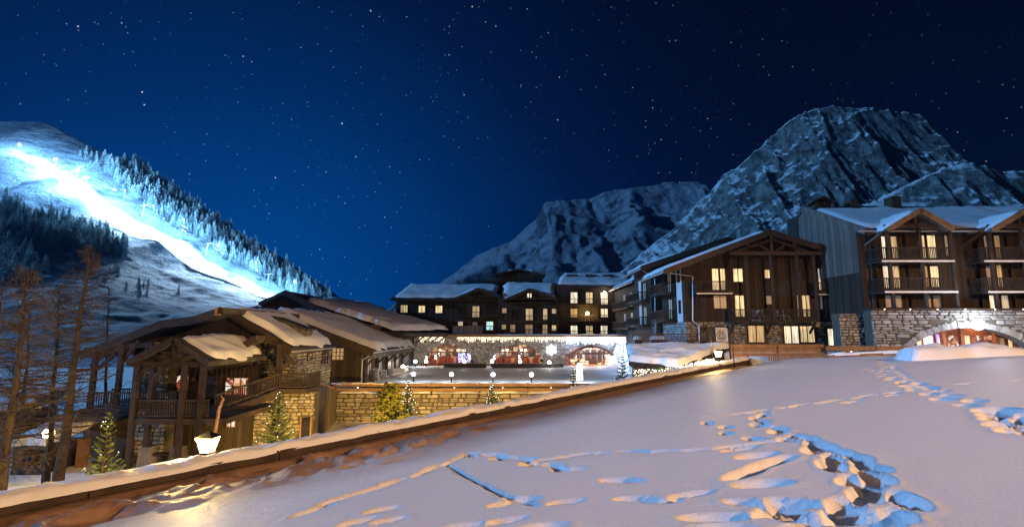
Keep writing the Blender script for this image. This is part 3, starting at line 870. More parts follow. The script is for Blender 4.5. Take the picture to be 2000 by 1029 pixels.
wob = fbm(SS * 1.3, TT * 0.9, 5, 71, 0.62)
hN = -0.21 + TT * (0.32 + 0.14 * fbm(SS * 1.2, TT * 0.3 + 3.0, 4, 72))
hz = wall_top(SS) - 0.13 + 0.15 * np.sqrt(np.clip(1 - np.abs(TT) ** 2.6, 0, 1)) * (1 + 0.9 * wob) - 0.05 * (np.abs(TT) > 0.98)
CX = WA[0] + WD[0] * SS + WN[0] * hN; CY = WA[1] + WD[1] * SS + WN[1] * hN
link('snow_cap', grid_mesh('snow_cap', np.stack([CX, CY, hz], -1), M['snow']), low_wall)
def mat_room(name, seed):
    """busy lit room seen through a window: pale, red and dark patches"""
    m, nt, b = new_mat(name)
    co = nt.nodes.new('ShaderNodeTexCoord').outputs['Object']
    oi = nt.nodes.new('ShaderNodeObjectInfo')
    ad = nt.nodes.new('ShaderNodeVectorMath'); ad.operation = 'ADD'; L(nt, co, ad.inputs[0])
    cb = nt.nodes.new('ShaderNodeCombineXYZ'); L(nt, math_node(nt, 'MULTIPLY', oi.outputs['Random'], 60.0), cb.inputs[0]); L(nt, cb.outputs[0], ad.inputs[1])
    v = nt.nodes.new('ShaderNodeTexVoronoi'); v.distance = 'CHEBYCHEV'; v.inputs['Scale'].default_value = 3.2; L(nt, ad.outputs[0], v.inputs['Vector'])
    sp = nt.nodes.new('ShaderNodeSeparateColor'); L(nt, v.outputs['Color'], sp.inputs[0])
    c = ramp(nt, sp.outputs[0], [(0.0, (0.06, 0.012, 0.008)), (0.25, (0.35, 0.05, 0.03)), (0.5, (0.75, 0.30, 0.14)), (0.72, (1.0, 0.62, 0.40)), (0.9, (1.0, 0.9, 0.8))], 'CONSTANT')
    L(nt, c, b.inputs['Emission Color']); b.inputs['Emission Strength'].default_value = 0.85
    b.inputs['Base Color'].default_value = (0.1, 0.08, 0.06, 1); b.inputs['Roughness'].default_value = 0.2
    return m
M['restaurant'] = mat_room('lit_restaurant_room', 1)
M['violet'] = mat_emit('pale_violet_light', (.80, .74, 1.0), .95)
M['violet_deep'] = mat_emit('violet_light', (.30, .18, 1.0), .9)

def mat_clutter(name):
    """walls of a busy dining room: cream plaster, timber, red cloth, dark furniture"""
    m, nt, b = new_mat(name)
    v = nt.nodes.new('ShaderNodeTexVoronoi'); v.distance = 'CHEBYCHEV'; v.inputs['Scale'].default_value = 1.5; L(nt, geo_pos(nt), v.inputs['Vector'])
    sp = nt.nodes.new('ShaderNodeSeparateColor'); L(nt, v.outputs['Color'], sp.inputs[0])
    L(nt, ramp(nt, sp.outputs[0], [(0.0, (0.03, 0.02, 0.015)), (0.25, (0.20, 0.09, 0.04)), (0.45, (0.65, 0.55, 0.42)), (0.65, (0.06, 0.04, 0.05)), (0.8, (0.75, 0.72, 0.66))], 'CONSTANT'), b.inputs['Base Color'])
    return m
M['clutter'] = mat_clutter('dining_room_wall')
# ================================================================== LEFT CHALET (porch, stone wing, stepped roofs)
V = Vector
ch = empty('chalet', 'dark timber chalet with gabled porch on posts, stone wing and outside stair', 'chalet')
GZ = -7.6
# main left roof, folded sheet from ridge to left eave
vp = [W(436, 600, 33), W(380, 619, 33), W(318, 627, 33), W(158, 689, 33)]
for a, b in zip(vp, vp[1:]):
    slab(ch, [a, a + V((0, 12, 0)), b + V((0, 12, 0)), b], 0.34, M['slate'])
for a, b in zip(vp, vp[1:]):
    MB().bar(a + V((0, -0.06, -0.2)), b + V((0, -0.06, -0.2)), 0.1, 0.5).build('bargeboard', M['beam'], ch)
# dark gable boards behind the porch
g0 = 37.0
MB().prism([W(262, 700, 35.2), W(262, 655, 35.2), W(330, 632, 35.2), W(436, 612, 35.2), W(500, 650, 35.2), W(500, 770, 35.2), W(262, 770, 35.2)], (0, 0.3, 0)).build('gable_wall', M['wood'], ch)
xl, xr = W(262, 760, 34.8).x, W(490, 760, 34.8).x
MB().box(xl, xr, 34.8, 36.0, GZ - 0.4, -2.2).build('wall', M['wood'], ch)
# right wing roof R1
r1 = [W(440, 601, 35), None, None, W(566, 680, 35)]
r1[1] = r1[0] + V((0, 8.6, 0)); r1[2] = r1[3] + V((0, 8.6, 0))
slab(ch, r1, 0.32, M['slate'])
MB().bar(r1[0] + V((0, -0.05, -0.22)), r1[3] + V((0.1, -0.05, -0.22)), 0.1, 0.5).build('bargeboard', M['beam'], ch)
snow_sheet(ch, sub_quad(r1, 0.09, 0.99, 0.04, 0.99), 0.42, 0.3, 2)
gutter(ch, r1[3] + V((0.1, 0.2, -0.22)), r1[2] + V((0.1, 0, -0.22)), [r1[2] + V((0.1, -0.1, -0.22)), r1[2] + V((-0.5, -0.1, -0.9)), r1[2] + V((-0.55, -0.1, -3.4))])
MB().bar(r1[3] + V((-0.15, 0, -0.5)), r1[2] + V((-0.15, 0, -0.5)), 0.12, 0.5).build('eave_board', M['wood_grey'], ch)
# raised box on R1
d0, d1 = W(518, 628, 39.5), W(600, 662, 39.5)
MB().bar(d0 + V((0, 0, 0.15)), d1 + V((0, 0, 0.15)), 1.3, 1.0).build('roof_box', M['wood_grey'], ch)
MB().bar(d0 + V((-0.2, 0, 0.72)), d1 + V((0.25, 0, 0.72)), 1.7, 0.12).build('roof_box_lid', M['slate'], ch)
# small finial on the ridge
p = W(422, 616, 32.9); MB().box(p.x - 0.08, p.x + 0.08, p.y - 0.08, p.y + 0.08, p.z, p.z + 0.5).box(p.x - 0.1, p.x + 0.3, p.y - 0.1, p.y + 0.1, p.z, p.z + 0.1).build('finial', M['honey_beam'], ch)
# lower gable left of the stone wing
ga, gb = W(408, 712, 33.6), W(500, 655, 33.6)
slab(ch, [gb, gb + V((0, 1.6, 0)), ga + V((0, 1.6, 0)), ga], 0.3, M['slate'])
MB().bar(ga + V((0, -0.05, -0.2)), gb + V((0, -0.05, -0.2)), 0.12, 0.45).build('bargeboard', M['beam'], ch)
MB().bar(W(415, 715, 33.8), W(492, 708, 33.8), 0.2, 0.26).build('tie_beam', M['beam'], ch)
for (a, b) in (((470, 712), (470, 678)), ((440, 712), (462, 690)), ((488, 708), (466, 690))):
    MB().bar(W(*a, 33.8), W(*b, 33.8), 0.16, 0.16).build('strut', M['beam'], ch)
win_px(ch, 448, 464, 693, 705, 34.7, 'lit_pale', 2, 2, proud=0.09)
# porch gable roof
pa, pl, pr = W(341, 659, 28.5), W(250, 705, 28.5), W(410, 706, 28.5)
bk = V((0, 6.6, 0))
slab(ch, [pa, pa + bk, pl + bk, pl], 0.26, M['slate'], 'porch_roof'); q2 = [pa, pa + bk, pr + bk, pr]
slab(ch, q2, 0.26, M['slate'], 'porch_roof')
snow_sheet(ch, sub_quad(q2, 0.10, 0.98, 0.02, 0.98), 0.3, 0.25, 5)
snow_sheet(ch, sub_quad([pa + bk, pa, pl, pl + bk], 0.05, 0.97, 0.05, 0.9), 0.12, 0.3, 6)
for b in (pl, pr):
    MB().bar(pa + V((0, -0.06, -0.12)), b + V((0, -0.06, -0.12)), 0.1, 0.34).build('bargeboard', M['beam'], ch)
MB().bar(W(258, 711, 28.9), W(404, 711, 28.9), 0.24, 0.3).build('tie_beam', M['beam'], ch)
MB().bar(W(341, 668, 28.8), W(341, 709, 28.8), 0.18, 0.18).build('king_post', M['beam'], ch)
for (a, b) in (((341, 706), (305, 686)), ((341, 706), (376, 687)), ((300, 690), (382, 690))):
    MB().bar(W(*a, 28.85), W(*b, 28.85), 0.14, 0.16).build('truss_brace', M['beam'], ch)
win_px(ch, 318, 362, 693, 704, 34.6, 'lit_faint', 4, 1)
# posts
def post(px0, px1, ytop, ybot, Y, w=0.26, foot=None):
    a, b = W(px1, ybot, Y), W(px0, ytop, Y)
    x = (a.x + b.x) / 2
    MB().box(x - w / 2, x + w / 2, Y - w / 2, Y + w / 2, min(a.z, GZ) if foot is None else foot, b.z).build('post', M['beam'], ch)
    return x
for args in ((181, 174, 687, 880, 33), (232, 226, 672, 880, 33), (265, 258, 706, 880, 28.8), (296, 290, 700, 880, 29.6), (357, 353, 706, 880, 28.8), (394, 390, 706, 880, 28.8)):
    post(*args)
x = post(548, 540, 672, 800, 34.6, 0.3, -5.4)
for (x0, y0, x1, y1, Y) in ((192, 720, 226, 690, 33), (240, 705, 272, 665, 33), (270, 735, 290, 716, 28.8), (300, 735, 325, 716, 28.8), (556, 690, 576, 712, 34.7), (500, 660, 512, 690, 35.0), (178, 715, 205, 690, 33)):
    MB().bar(W(x0, y0, Y), W(x1, y1, Y), 0.16, 0.18).build('brace', M['beam'], ch)
MB().bar(W(165, 684, 33), W(300, 672, 33.05), 0.2, 0.3).build('tie_beam', M['beam'], ch)
# deck, railings and stair
dz = -4.62
dl, dr = W(258, 800, 28.9).x, -15.6
MB().box(dl, dr, 28.7, 34.7, dz - 0.3, dz).build('deck', M['beam'], ch)
MB().box(W(172, 790, 33).x, dl, 32.4, 35.5, dz - 0.3, dz).build('deck', M['beam'], ch)
railing(ch, (dl, 28.8, dz), (dr - 1.0, 28.8, dz), 0.95, 0.13)
railing(ch, (W(172, 790, 32.6).x, 32.5, dz), (dl, 32.5, dz), 0.95, 0.14)
railing(ch, (W(172, 790, 33).x + 0.2, 34.6, dz), (dl, 34.6, dz), 0.95, 0.14)
st0, st1 = V((-17.6, 31.2, dz)), V((-15.35, 34.2, -3.62))
MB().bar(st0 + V((0, 0, -0.3)), st1 + V((0, 0, -0.3)), 0.14, 0.42).build('stringer', M['beam'], ch)
st2 = st0 + V((0, 1.4, 0)); st3 = st1 + V((0, 1.4, 0))
for k in range(7):
    t = (k + 0.5) / 7
    c = st0.lerp(st1, t); MB().box(c.x - 0.18, c.x + 0.18, c.y, c.y + 1.3, c.z - 0.1, c.z - 0.04).build('step', M['beam'], ch)
railing(ch, st0, st1, 0.95, 0.13); 
lx = W(615, 740, 35.5).x
MB().box(-15.6, lx, 34.2, 36.4, -3.92, -3.62).build('landing', M['beam'], ch)
railing(ch, (-15.35, 34.25, -3.62), (lx, 34.25, -3.62), 0.95, 0.13)
railing(ch, (lx, 34.25, -3.62), (lx, 36.4, -3.62), 0.95, 0.13)
# stone wing
sx0, sx1 = W(487, 720, 36.5).x, W(580, 720, 36.5).x
MB().prism([(sx0, 36.5, GZ), (sx1, 36.5, GZ), (sx1, 36.5, -1.35), (sx0 + 0.1, 36.5, 0.25), (sx0, 36.5, 0.25)], (0, 6.6, 0)).build('stone_core', M['mortar'], ch)
wing = lambda a, z, w, h: z + h / 2 < 0.2 - 1.5 * (a / (sx1 - sx0))
stone_face(ch, (sx0, 36.5, 0), (1, 0, 0), sx1 - sx0, -3.9, 0.3, wing, M['stone'], 130, (0.13, 0.26), (0.25, 0.6), 0.14, 5)
stone_face(ch, (sx1, 36.5, 0), (0, 1, 0), 6.5, -4.4, -1.45, None, M['stone_grey'], 110, (0.14, 0.28), (0.25, 0.6), 0.14, 6)
window(ch, (sx1 + 0.04, 41.5, -1.95), 1.1, 0.8, 'R', 'dark', 2, 1, proud=0.12)
window(ch, (sx1 + 0.04, 38.4, -1.75), 0.8, 0.4, 'R', 'dark', 1, 1, proud=0.12)
# stone base under the landing with its doorway
bx0, bx1 = W(492, 820, 35.6).x, W(612, 820, 35.6).x
MB().box(bx0, bx1, 35.6, 36.49, GZ - 0.4, -3.95).build('stone_core', M['mortar'], ch)
da = W(599, 830, 35.6).x - bx0
stone_face(ch, (bx0, 35.6, 0), (1, 0, 0), bx1 - bx0, GZ, -3.98, lambda a, z, w, h: not (abs(a - da) < 0.34 + w / 2 and z < -5.6), M['stone'], 200, (0.14, 0.28), (0.25, 0.62), 0.14, 8)
dd = MB().box(bx0 + da - 0.3, bx0 + da + 0.3, 35.5, 35.62, GZ, -5.65).build('door', M['dark'], ch)
MB().box(bx0 + da - 0.38, bx0 + da - 0.3, 35.4, 35.62, GZ, -5.55).box(bx0 + da + 0.3, bx0 + da + 0.38, 35.4, 35.62, GZ, -5.55).build('door_frame', M['honey_beam'], dd)
# emblem of dark metal on the stone wing
em = MB()
c0 = W(541, 692, 36.2)
for (r, a0, a1, th) in ((0.52, 0.3, 4.9, 0.11),):
    pts = [V((c0.x - 0.12 + r * math.cos(t), 36.2, c0.z + 0.1 + r * 0.9 * math.sin(t))) for t in np.linspace(a0, a1, 14)]
    em.tube(pts, [0.06 + 0.07 * math.sin(math.pi * i / 13) for i in range(14)], 6)
em.bar((c0.x + 0.18, 36.2, c0.z + 0.55), (c0.x - 0.05, 36.2, c0.z - 0.85), 0.26, 0.1, up=(0, 1, 0))
em.tube([V((c0.x + 0.95 - 0.3 * math.cos(t) * 0.9, 36.2, c0.z + 0.12 + 0.42 * math.sin(t))) for t in np.linspace(-1.3, 1.9, 9)], 0.09, 6)
em.bar((c0.x - 0.75, 36.2, c0.z + 0.22), (c0.x - 0.42, 36.2, c0.z + 0.35), 0.1, 0.08, up=(0, 1, 0))
em.build('emblem', M['navy'], ch)
# piers and windows of the porch side
for (x0, x1, y0, y1, Y, zb, sd_) in ((280, 330, 668, 775, 33.9, dz, 11), (266, 322, 803, 872, 31.4, GZ, 12)):
    a, b = W(x0, (y0 + y1) / 2, Y).x, W(x1, (y0 + y1) / 2, Y).x
    zt = W(x0, y0, Y).z
    MB().box(a, b, Y, Y + 0.9, zb, zt).build('stone_core', M['mortar'], ch)
    stone_face(ch, (a, Y, 0), (1, 0, 0), b - a, zb, zt, None, M['stone'], 60, (0.14, 0.28), (0.25, 0.6), 0.14, sd_)
MB().box(W(322, 800, 33.4).x, W(470, 800, 33.4).x, 33.4, 33.7, GZ, dz - 0.3).build('wall', M['wood'], ch)
win_px(ch, 333, 368, 733, 762, 34.75, 'restaurant', 3, 2)
win_px(ch, 441, 485, 738, 770, 34.75, 'restaurant', 3, 2)
win_px(ch, 399, 420, 735, 800, 34.75, 'dark', 1, 1, name='door')
for (x0, x1, y0, y1) in ((328, 343, 813, 826), (370, 384, 817, 828), (405, 416, 815, 828), (444, 460, 810, 833)):
    win_px(ch, x0, x1, y0, y1, 33.38, 'restaurant', 2, 1)
for (px, py, Y) in ((379, 740, 34.7), (494, 746, 36.3)):
    c = W(px, py, Y); MB().tube([c, c + V((0, -0.1, 0))], 0.13, 12).build('wall_disc', M['honey_beam'], ch)
# timber annex low on the left
al, ar = W(168, 820, 32.8).x, W(262, 820, 32.8).x
MB().box(al, ar, 32.8, 36, GZ - 0.6, dz - 0.42).build('annex_wall', M['honey'], ch)
slab(ch, [V((al - 1.2, 37.5, dz - 0.02)), V((ar, 37.5, dz - 0.02)), V((ar, 31.4, dz - 0.36)), V((al - 1.2, 31.4, dz - 0.36))], 0.22, M['slate'], 'annex_roof')
for (x0, x1, y0, y1) in ((196, 207, 808, 820), (222, 234, 808, 822)):
    win_px(ch, x0, x1, y0, y1, 32.78, 'restaurant', 1, 1, 'frame_red')
p = W(162, 880, 31.0); MB().box(p.x - 0.22, p.x + 0.22, 30.8, 31.2, GZ - 0.6, -6.1).build('porch_pier', M['honey_beam'], ch)

# stone and plank bench before the lower windows
bn = empty('bench', 'plank bench on two pale stone blocks before the chalet wall', 'bench')
for px in (290, 350):
    p = W(px, 880, 29.6); z = -7.2
    MB().hexa([(p.x - .42, 29.2, GZ - .3), (p.x + .42, 29.2, GZ - .3), (p.x + .42, 29.9, GZ - .3), (p.x - .42, 29.9, GZ - .3), (p.x - .3, 29.3, -6.25), (p.x + .3, 29.3, -6.25), (p.x + .3, 29.8, -6.25), (p.x - .3, 29.8, -6.25)]).build('block', M['concrete'], bn)
MB().box(W(290, 880, 29.5).x - 0.2, W(350, 880, 29.5).x + 0.2, 29.45, 29.75, -6.72, -6.6).build('seat_plank', M['beam'], bn)
# carved pole behind the lantern
p = W(422, 830, 27.5)
cp = MB().tube([V((p.x + 0.06 * math.sin(k * 1.1), 27.5, GZ + (k / 10) * 4.6)) for k in range(8)] + [V((p.x + 0.1, 27.5, -3.9)), V((p.x + 0.28, 27.5, -3.45)), V((p.x + 0.12, 27.5, -3.2))], [0.15, 0.13, 0.12, 0.13, 0.10, 0.11, 0.09, 0.09, 0.08, 0.06, 0.04], 8).build('carved_pole', M['honey_beam'], None, True)
tag(cp, 'tall pale carved wooden pole standing before the chalet porch', 'carving')

# ---- middle wing R2
mw = empty('lodge_wing', 'middle wing with thick snow on its roof and small lit window', 'building')
a, b = W(500, 597, 46), W(727, 684, 46); bk = V((0, 19, 0))
r2 = [a, a + bk, b + bk, b]
slab(mw, r2, 0.36, M['slate'])
MB().bar(a + V((0, -0.06, -0.25)), b + V((0.1, -0.06, -0.25)), 0.12, 0.6).build('bargeboard', M['beam'], mw)
snow_sheet(mw, sub_quad(r2, 0.07, 0.99, 0.10, 0.995), 0.5, 0.4, 12)
la = W(440, 612, 46); slab(mw, [a, a + bk, la + bk, la], 0.36, M['slate'])
wx0, wx1 = W(600, 700, 46.6).x, W(704, 700, 46.6).x
f2 = lambda x: a.z + (b.z - a.z) * (x - a.x) / (b.x - a.x) - 0.4
MB().prism([(wx0, 46.6, -4.75), (wx1, 46.6, -4.75), (wx1, 46.6, f2(wx1)), (wx0, 46.6, f2(wx0))], (0, 0.3, 0)).build('gable_wall', M['wood'], mw)
MB().box(wx1 - 0.3, wx1 - 0.002, 46.9, 64.8, -4.75, f2(wx1) - 0.05).build('side_wall', M['wood_grey'], mw)
win_px(mw, 650, 671, 680, 702, 46.6, 'lit_dim', 3, 3)
gutter(mw, b + V((0.1, 0, -0.2)), b + bk + V((0.1, 0, -0.2)), [b + V((0.1, 0.3, -0.2)), V((wx1 + 0.12, 46.75, b.z - 0.9)), V((wx1 + 0.12, 46.75, -4.7))])
MB().box(b.x - 0.15, b.x, 46.2, 64.9, b.z - 0.75, b.z - 0.37).build('eave_board', M['wood_grey'], mw)
for k, yy in enumerate((47.4, 51.5, 55.6, 59.7, 63.6)):
    MB().bar((wx1, yy, b.z - 1.7), (b.x - 0.1, yy, b.z - 0.7), 0.16, 0.18).build('bracket', M['beam'], mw)
    MB().box(wx1, wx1 + 0.2, yy + 0.2, yy + 0.4, -4.75, b.z - 0.5).build('post', M['beam'], mw)
for yy in (49.5, 53.6, 57.6, 61.6):
    window(mw, (wx1 + 0.0, yy, -3.2), 1.3, 1.5, 'R', 'lit_faint', 2, 1)

# ---- rear wing R3
rw = empty('lodge_wing', 'rear wing with the highest dark ridge and long snowy roof running to the arches', 'building')
a, b1, b2, c2 = W(555, 567, 62), W(690, 634, 62), W(742, 636, 62), W(786, 650, 62)
e1, e2 = V((W(876, 646, 74.8).x, 74.8, -0.05)), None
bk = V((0, 12.8, 0))
slab(rw, [a, a + bk, c2 + bk * 0.98 + V((1.0, 0, 0.5)), b1], 0.4, M['slate'])
slab(rw, [b1 + V((0, 0.02, -0.45)), b1 + V((1.5, 12.8, -0.1)), e1 + V((0, 0, 0.0)), c2], 0.4, M['slate'])
snow_sheet(rw, [a.lerp(b1, 0.32) + V((0, 0.4, 0)), a + bk + V((2, 0, -0.4)), e1 + V((0, -0.1, 0.55)), c2.lerp(b2, 0.15) + V((-0.4, 0.2, 0.15))], 0.55, 0.4, 21)
la = W(505, 590, 62); slab(rw, [a, a + bk, la + bk, la], 0.4, M['slate'])
MB().bar(a + V((0, -0.06, -0.25)), b1 + V((0.1, -0.06, -0.25)), 0.12, 0.7).build('bargeboard', M['beam'], rw)
MB().bar(b1 + V((0, -0.06, -0.55)), c2 + V((0.1, -0.06, -0.25)), 0.12, 0.6).build('bargeboard', M['beam'], rw)
p0, p1 = W(690, 640, 61.9), W(742, 640, 61.9)
MB().box(p0.x, p1.x, 61.4, 62.3, p0.z - 0.25, p0.z + 0.35).build('eave_box', M['wood_grey'], rw)
MB().prism([V((a.x - 3, 62.6, -4.8)), V((c2.x - 1.0, 62.6, -4.8)), V((c2.x - 1.0, 62.6, c2.z - 0.5)), V((b1.x, 62.6, b1.z - 0.6)), V((a.x, 62.6, a.z - 0.5)), V((a.x - 3, 62.6, a.z - 1.6))], (0, 11.5, 0)).build('wall', M['wood'], rw)
for t in np.linspace(0.1, 0.95, 6):
    q = c2.lerp(e1, t); MB().bar(q + V((-1.2, 0, -1.3)), q + V((-0.1, 0, -0.45)), 0.16, 0.18).build('bracket', M['beam'], rw)
# small far roof
a, b = W(672, 583, 78), W(742, 604, 78); la = W(645, 590, 78); bk = V((0, 6, 0))
fr = empty('lodge_wing', 'small dark roof peak beyond the snowy rear wing', 'building')
slab(fr, [a, a + bk, b + bk, b], 0.4, M['slate']); slab(fr, [a, a + bk, la + bk, la], 0.4, M['slate'])
snow_sheet(fr, sub_quad([a, a + bk, b + bk, b], 0.1, 0.95, 0.2, 0.95), 0.3, 0.5, 23)
MB().prism([V((la.x + .4, 78.5, -6)), V((b.x - .4, 78.5, -6)), V((b.x - .4, 78.5, b.z - .3)), V((a.x, 78.5, a.z - .45)), V((la.x + .4, 78.5, la.z - .35))], (0, 5, 0)).build('wall', M['wood'], fr)
# ================================================================== TERRACE, ARCADE AND THE MAIN HOTEL BLOCK
TZ = -4.72
tx0, tx1 = W(657, 760, 46).x, 16.5
MB().box(tx0, tx1, 46.3, 75.0, TZ - 0.4, TZ).build('terrace', M['concrete'], None, kind='structure')
snow_sheet(None, [V((tx0 + 0.3, 73.6, TZ - 0.02)), V((tx1, 73.6, TZ - 0.02)), V((tx1, 46.9, TZ - 0.02)), V((tx0 + 0.3, 46.9, TZ - 0.02))], 0.14, 0.45, 31, 'terrace_snow', 0.0)['kind'] = 'structure'
tw = empty('terrace_wall', 'long stone retaining wall under the lamp-lit terrace', 'wall')
MB().box(tx0, tx1, 46.06, 46.3, -9.2, TZ - 0.42).build('stone_core', M['mortar'], tw)
stone_face(tw, (tx0, 46.06, 0), (1, 0, 0), tx1 - tx0 - 5.0, -9.0, TZ - 0.45, None, M['stone'], 300, (0.12, 0.46), (0.24, 1.25), 0.2, 41)
snow_sheet(tw, [V((tx0 + .1, 46.5, TZ - 0.42)), V((tx1, 46.5, TZ - 0.42)), V((tx1, 45.75, TZ - 0.46)), V((tx0 + .1, 45.75, TZ - 0.46))], 0.12, 0.25, 42, 'snow_strip')
# parapet wall that steps down from the stone base to the terrace corner
pw_ = empty('parapet', 'shadowed side wall between the stone chalet base and the terrace wall', 'wall')
a, b = V((-13.95, 36.6, 0)), V((tx0 + 0.05, 46.0, 0))
MB().hexa([V((a.x - .35, a.y, -9)), V((a.x, a.y, -9)), V((b.x, b.y, -9)), V((b.x - .35, b.y, -9)), V((a.x - .35, a.y, -3.45)), V((a.x, a.y, -3.45)), V((b.x, b.y, -4.95)), V((b.x - .35, b.y, -4.95))]).build('wall_body', M['wood_grey'], pw_)
MB().bar(a + V((-0.15, 0, -3.4)), b + V((-0.15, 0, -4.9)), 0.5, 0.14).build('coping', M['honey_beam'], pw_)
# timber barrier in front of the terrace
tb = empty('terrace_fence', 'two-board timber barrier along the front edge of the terrace', 'fence')
k = 0; x = tx0 - 0.2
while x < tx1:
    xe = min(x + 4.2, tx1)
    for (z0, z1) in ((-4.62, -4.38), (-5.02, -4.8)):
        MB().box(x, xe - 0.03, 45.62, 45.72, z0, z1).build('board', M['honey_beam'], tb)
    MB().box(x + 0.1, x + 0.26, 45.72, 45.9, -5.4, -4.36).build('post', M['beam'], tb)
    MB().tube([V((x + 2.2, 45.6, -4.72)), V((x + 2.2, 45.52, -4.72))], 0.05, 8).build('light_stud', M['fairy_warm'], tb)
    x = xe
snow_sheet(tb, [V((tx0 - .2, 45.76, -4.38)), V((tx0 + 5, 45.76, -4.38)), V((tx0 + 5, 45.58, -4.38)), V((tx0 - .2, 45.58, -4.38))], 0.07, 0.15, 43)

def arch_wall(parent, x0, x1, Y, th, zb, zt, arches, mat, name='wall', step=0.22, pw=0.5):
    xs = list(np.arange(x0, x1, step)) + [x1]
    for (cx, hw, z1, base) in arches: xs += [cx - hw, cx + hw, cx]
    xs = sorted(set(round(float(x), 4) for x in xs))
    def low(x):
        for (cx, hw, z1, base) in arches:
            if abs(x - cx) <= hw + 1e-6: return base + (z1 - base) * max(0.0, 1 - ((x - cx) / hw) ** 2) ** pw
        return zb
    mb = MB()
    for a, b in zip(xs, xs[1:]):
        m_ = (a + b) / 2
        inside = [A for A in arches if abs(m_ - A[0]) < A[1]]
        za, zb_ = (low(a), low(b)) if inside else (zb, zb)
        mb.hexa([(a, Y, za), (b, Y, zb_), (b, Y + th, zb_), (a, Y + th, za), (a, Y, zt), (b, Y, zt), (b, Y + th, zt), (a, Y + th, zt)])
    me = mb.mesh(name, mat, fix=False)
    bm = bmesh.new(); bm.from_mesh(me); bmesh.ops.remove_doubles(bm, verts=bm.verts, dist=0.0005)
    seen = {}
    for f in bm.faces:
        key = tuple(sorted(v.index for v in f.verts)); seen.setdefault(key, []).append(f)
    dead = [f for fs in seen.values() if len(fs) > 1 for f in fs]
    bmesh.ops.delete(bm, geom=dead, context='FACES_ONLY'); bmesh.ops.recalc_face_normals(bm, faces=bm.faces)
    bm.to_mesh(me); bm.free()
    o = link(name, me, parent)
    return o, low
def voussoirs(parent, arch, Y, n, depth, proud, mat, pw=0.5, seed=1):
    cx, hw, zt, base = arch
    rs = random.Random(seed)
    ts = np.linspace(-0.995, 0.995, 400)
    P_ = [(cx + hw * t, base + (zt - base) * max(0.0, 1 - t * t) ** pw) for t in ts]
    ln = [0.0]
    for p, q in zip(P_, P_[1:]): ln.append(ln[-1] + math.hypot(q[0] - p[0], q[1] - p[1]))
    tot = ln[-1]
    def at(d):
        i = min(max(int(np.searchsorted(ln, d)), 1), len(P_) - 1)
        return V((P_[i][0], 0, P_[i][1])), V((P_[i][0] - P_[i - 1][0], 0, P_[i][1] - P_[i - 1][1])).normalized()
    for k in range(n):
        d0, d1 = tot * (k + 0.05) / n, tot * (k + 0.93) / n
        p0, t0 = at(d0); p1, t1 = at(d1)
        n0, n1 = V((-t0.z, 0, t0.x)), V((-t1.z, 0, t1.x))
        dd_ = depth * rs.uniform(0.8, 1.15); pr = proud * rs.uniform(0.6, 1.3)
        mb = MB()
        f = lambda p, y: V((p.x, y, p.z))
        mb.hexa([f(p0, Y + .05), f(p1, Y + .05), f(p1 + n1 * dd_, Y + .05), f(p0 + n0 * dd_, Y + .05), f(p0, Y - pr), f(p1, Y - pr), f(p1 + n1 * dd_ * .97, Y - pr), f(p0 + n0 * dd_ * .97, Y - pr)])
        mb.build('voussoir', mat, parent)

ar = empty('arcade', 'low stone arcade with three glazed arches behind the terrace', 'building')
ax0, ax1 = W(808, 690, 75).x, W(1226, 690, 75).x
EZ = W(1000, 658, 75).z
def px_arch(cx, hwpx, ytop, Y, base): return (W(cx, 700, Y).x, hwpx / 1000 * Y, W(cx, ytop, Y).z, base)
A1, A2, A3 = px_arch(876, 50, 671, 75, TZ), px_arch(1011, 52, 672, 75, TZ), px_arch(1155, 46, 679, 75, TZ)
arch_wall(ar, ax0, ax1, 75.0, 0.5, TZ - 0.3, EZ, [A1, A2, A3], M['masonry'])
for i, A in enumerate((A1, A2, A3)): voussoirs(ar, A, 75.0, 26, 0.5, 0.05, M['stone_grey'], 0.5, i)
MB().box(ax0 - 0.3, ax1 + 0.3, 74.6, 81.5, EZ + 0.002, EZ + 0.28).build('flat_roof', M['honey_beam'], ar)
snow_sheet(ar, [V((ax0, 81.4, EZ + .27)), V((ax1, 81.4, EZ + .27)), V((ax1, 75.4, EZ + .27)), V((ax0, 75.4, EZ + .27))], 0.12, 0.5, 51)
MB().box(ax0, ax1, 79.5, 79.8, TZ - 0.3, EZ - 0.01).build('back_wall', M['clutter'], ar)
MB().box(ax0, ax0 + .3, 75.5, 79.5, TZ - 0.3, EZ - 0.01).build('end_wall', M['masonry'], ar); MB().box(ax1 - .3, ax1, 75.5, 79.5, TZ - 0.3, EZ - 0.01).build('end_wall', M['masonry'], ar)
MB().box(ax0 + .3, ax1 - .3, 75.5, 79.5, TZ - 0.3, TZ).build('floor', M['honey_beam'], ar)
for A in (A1, A2):
    cx, hw, zt, base = A
    for dx in (-0.66, -0.32, 0.02, 0.34, 0.66):
        x = cx + hw * dx; zz = base + (zt - base) * math.sqrt(1 - dx * dx)
        MB().box(x - .07, x + .07, 75.25, 75.36, base, zz).build('mullion', M['frame_red'], ar)
    MB().box(cx - hw * .86, cx + hw * .86, 75.22, 75.34, base + 1.85, base + 2.02).build('transom', M['frame_red'], ar)
    MB().box(cx - hw, cx + hw, 75.39, 75.40, base, zt).build('glass', M['glass'], ar)
    MB().box(cx - hw, cx + hw, 75.2, 75.42, base - .1, base + .35).build('sill_panel', M['frame_red'], ar)
cx, hw, zt, base = A3
for dx in (-.92, -.7, -.48, -.26, -.05, .05, .26, .48, .7, .92):
    x = cx + hw * dx; zz = base + (zt - base) * math.sqrt(1 - dx * dx)
    MB().box(x - .045, x + .045, 75.25, 75.36, base, min(zz, base + 2.6)).build('door_stile', M['frame_red' if abs(dx) < .1 or abs(dx) > .9 else 'white_paint'], ar)
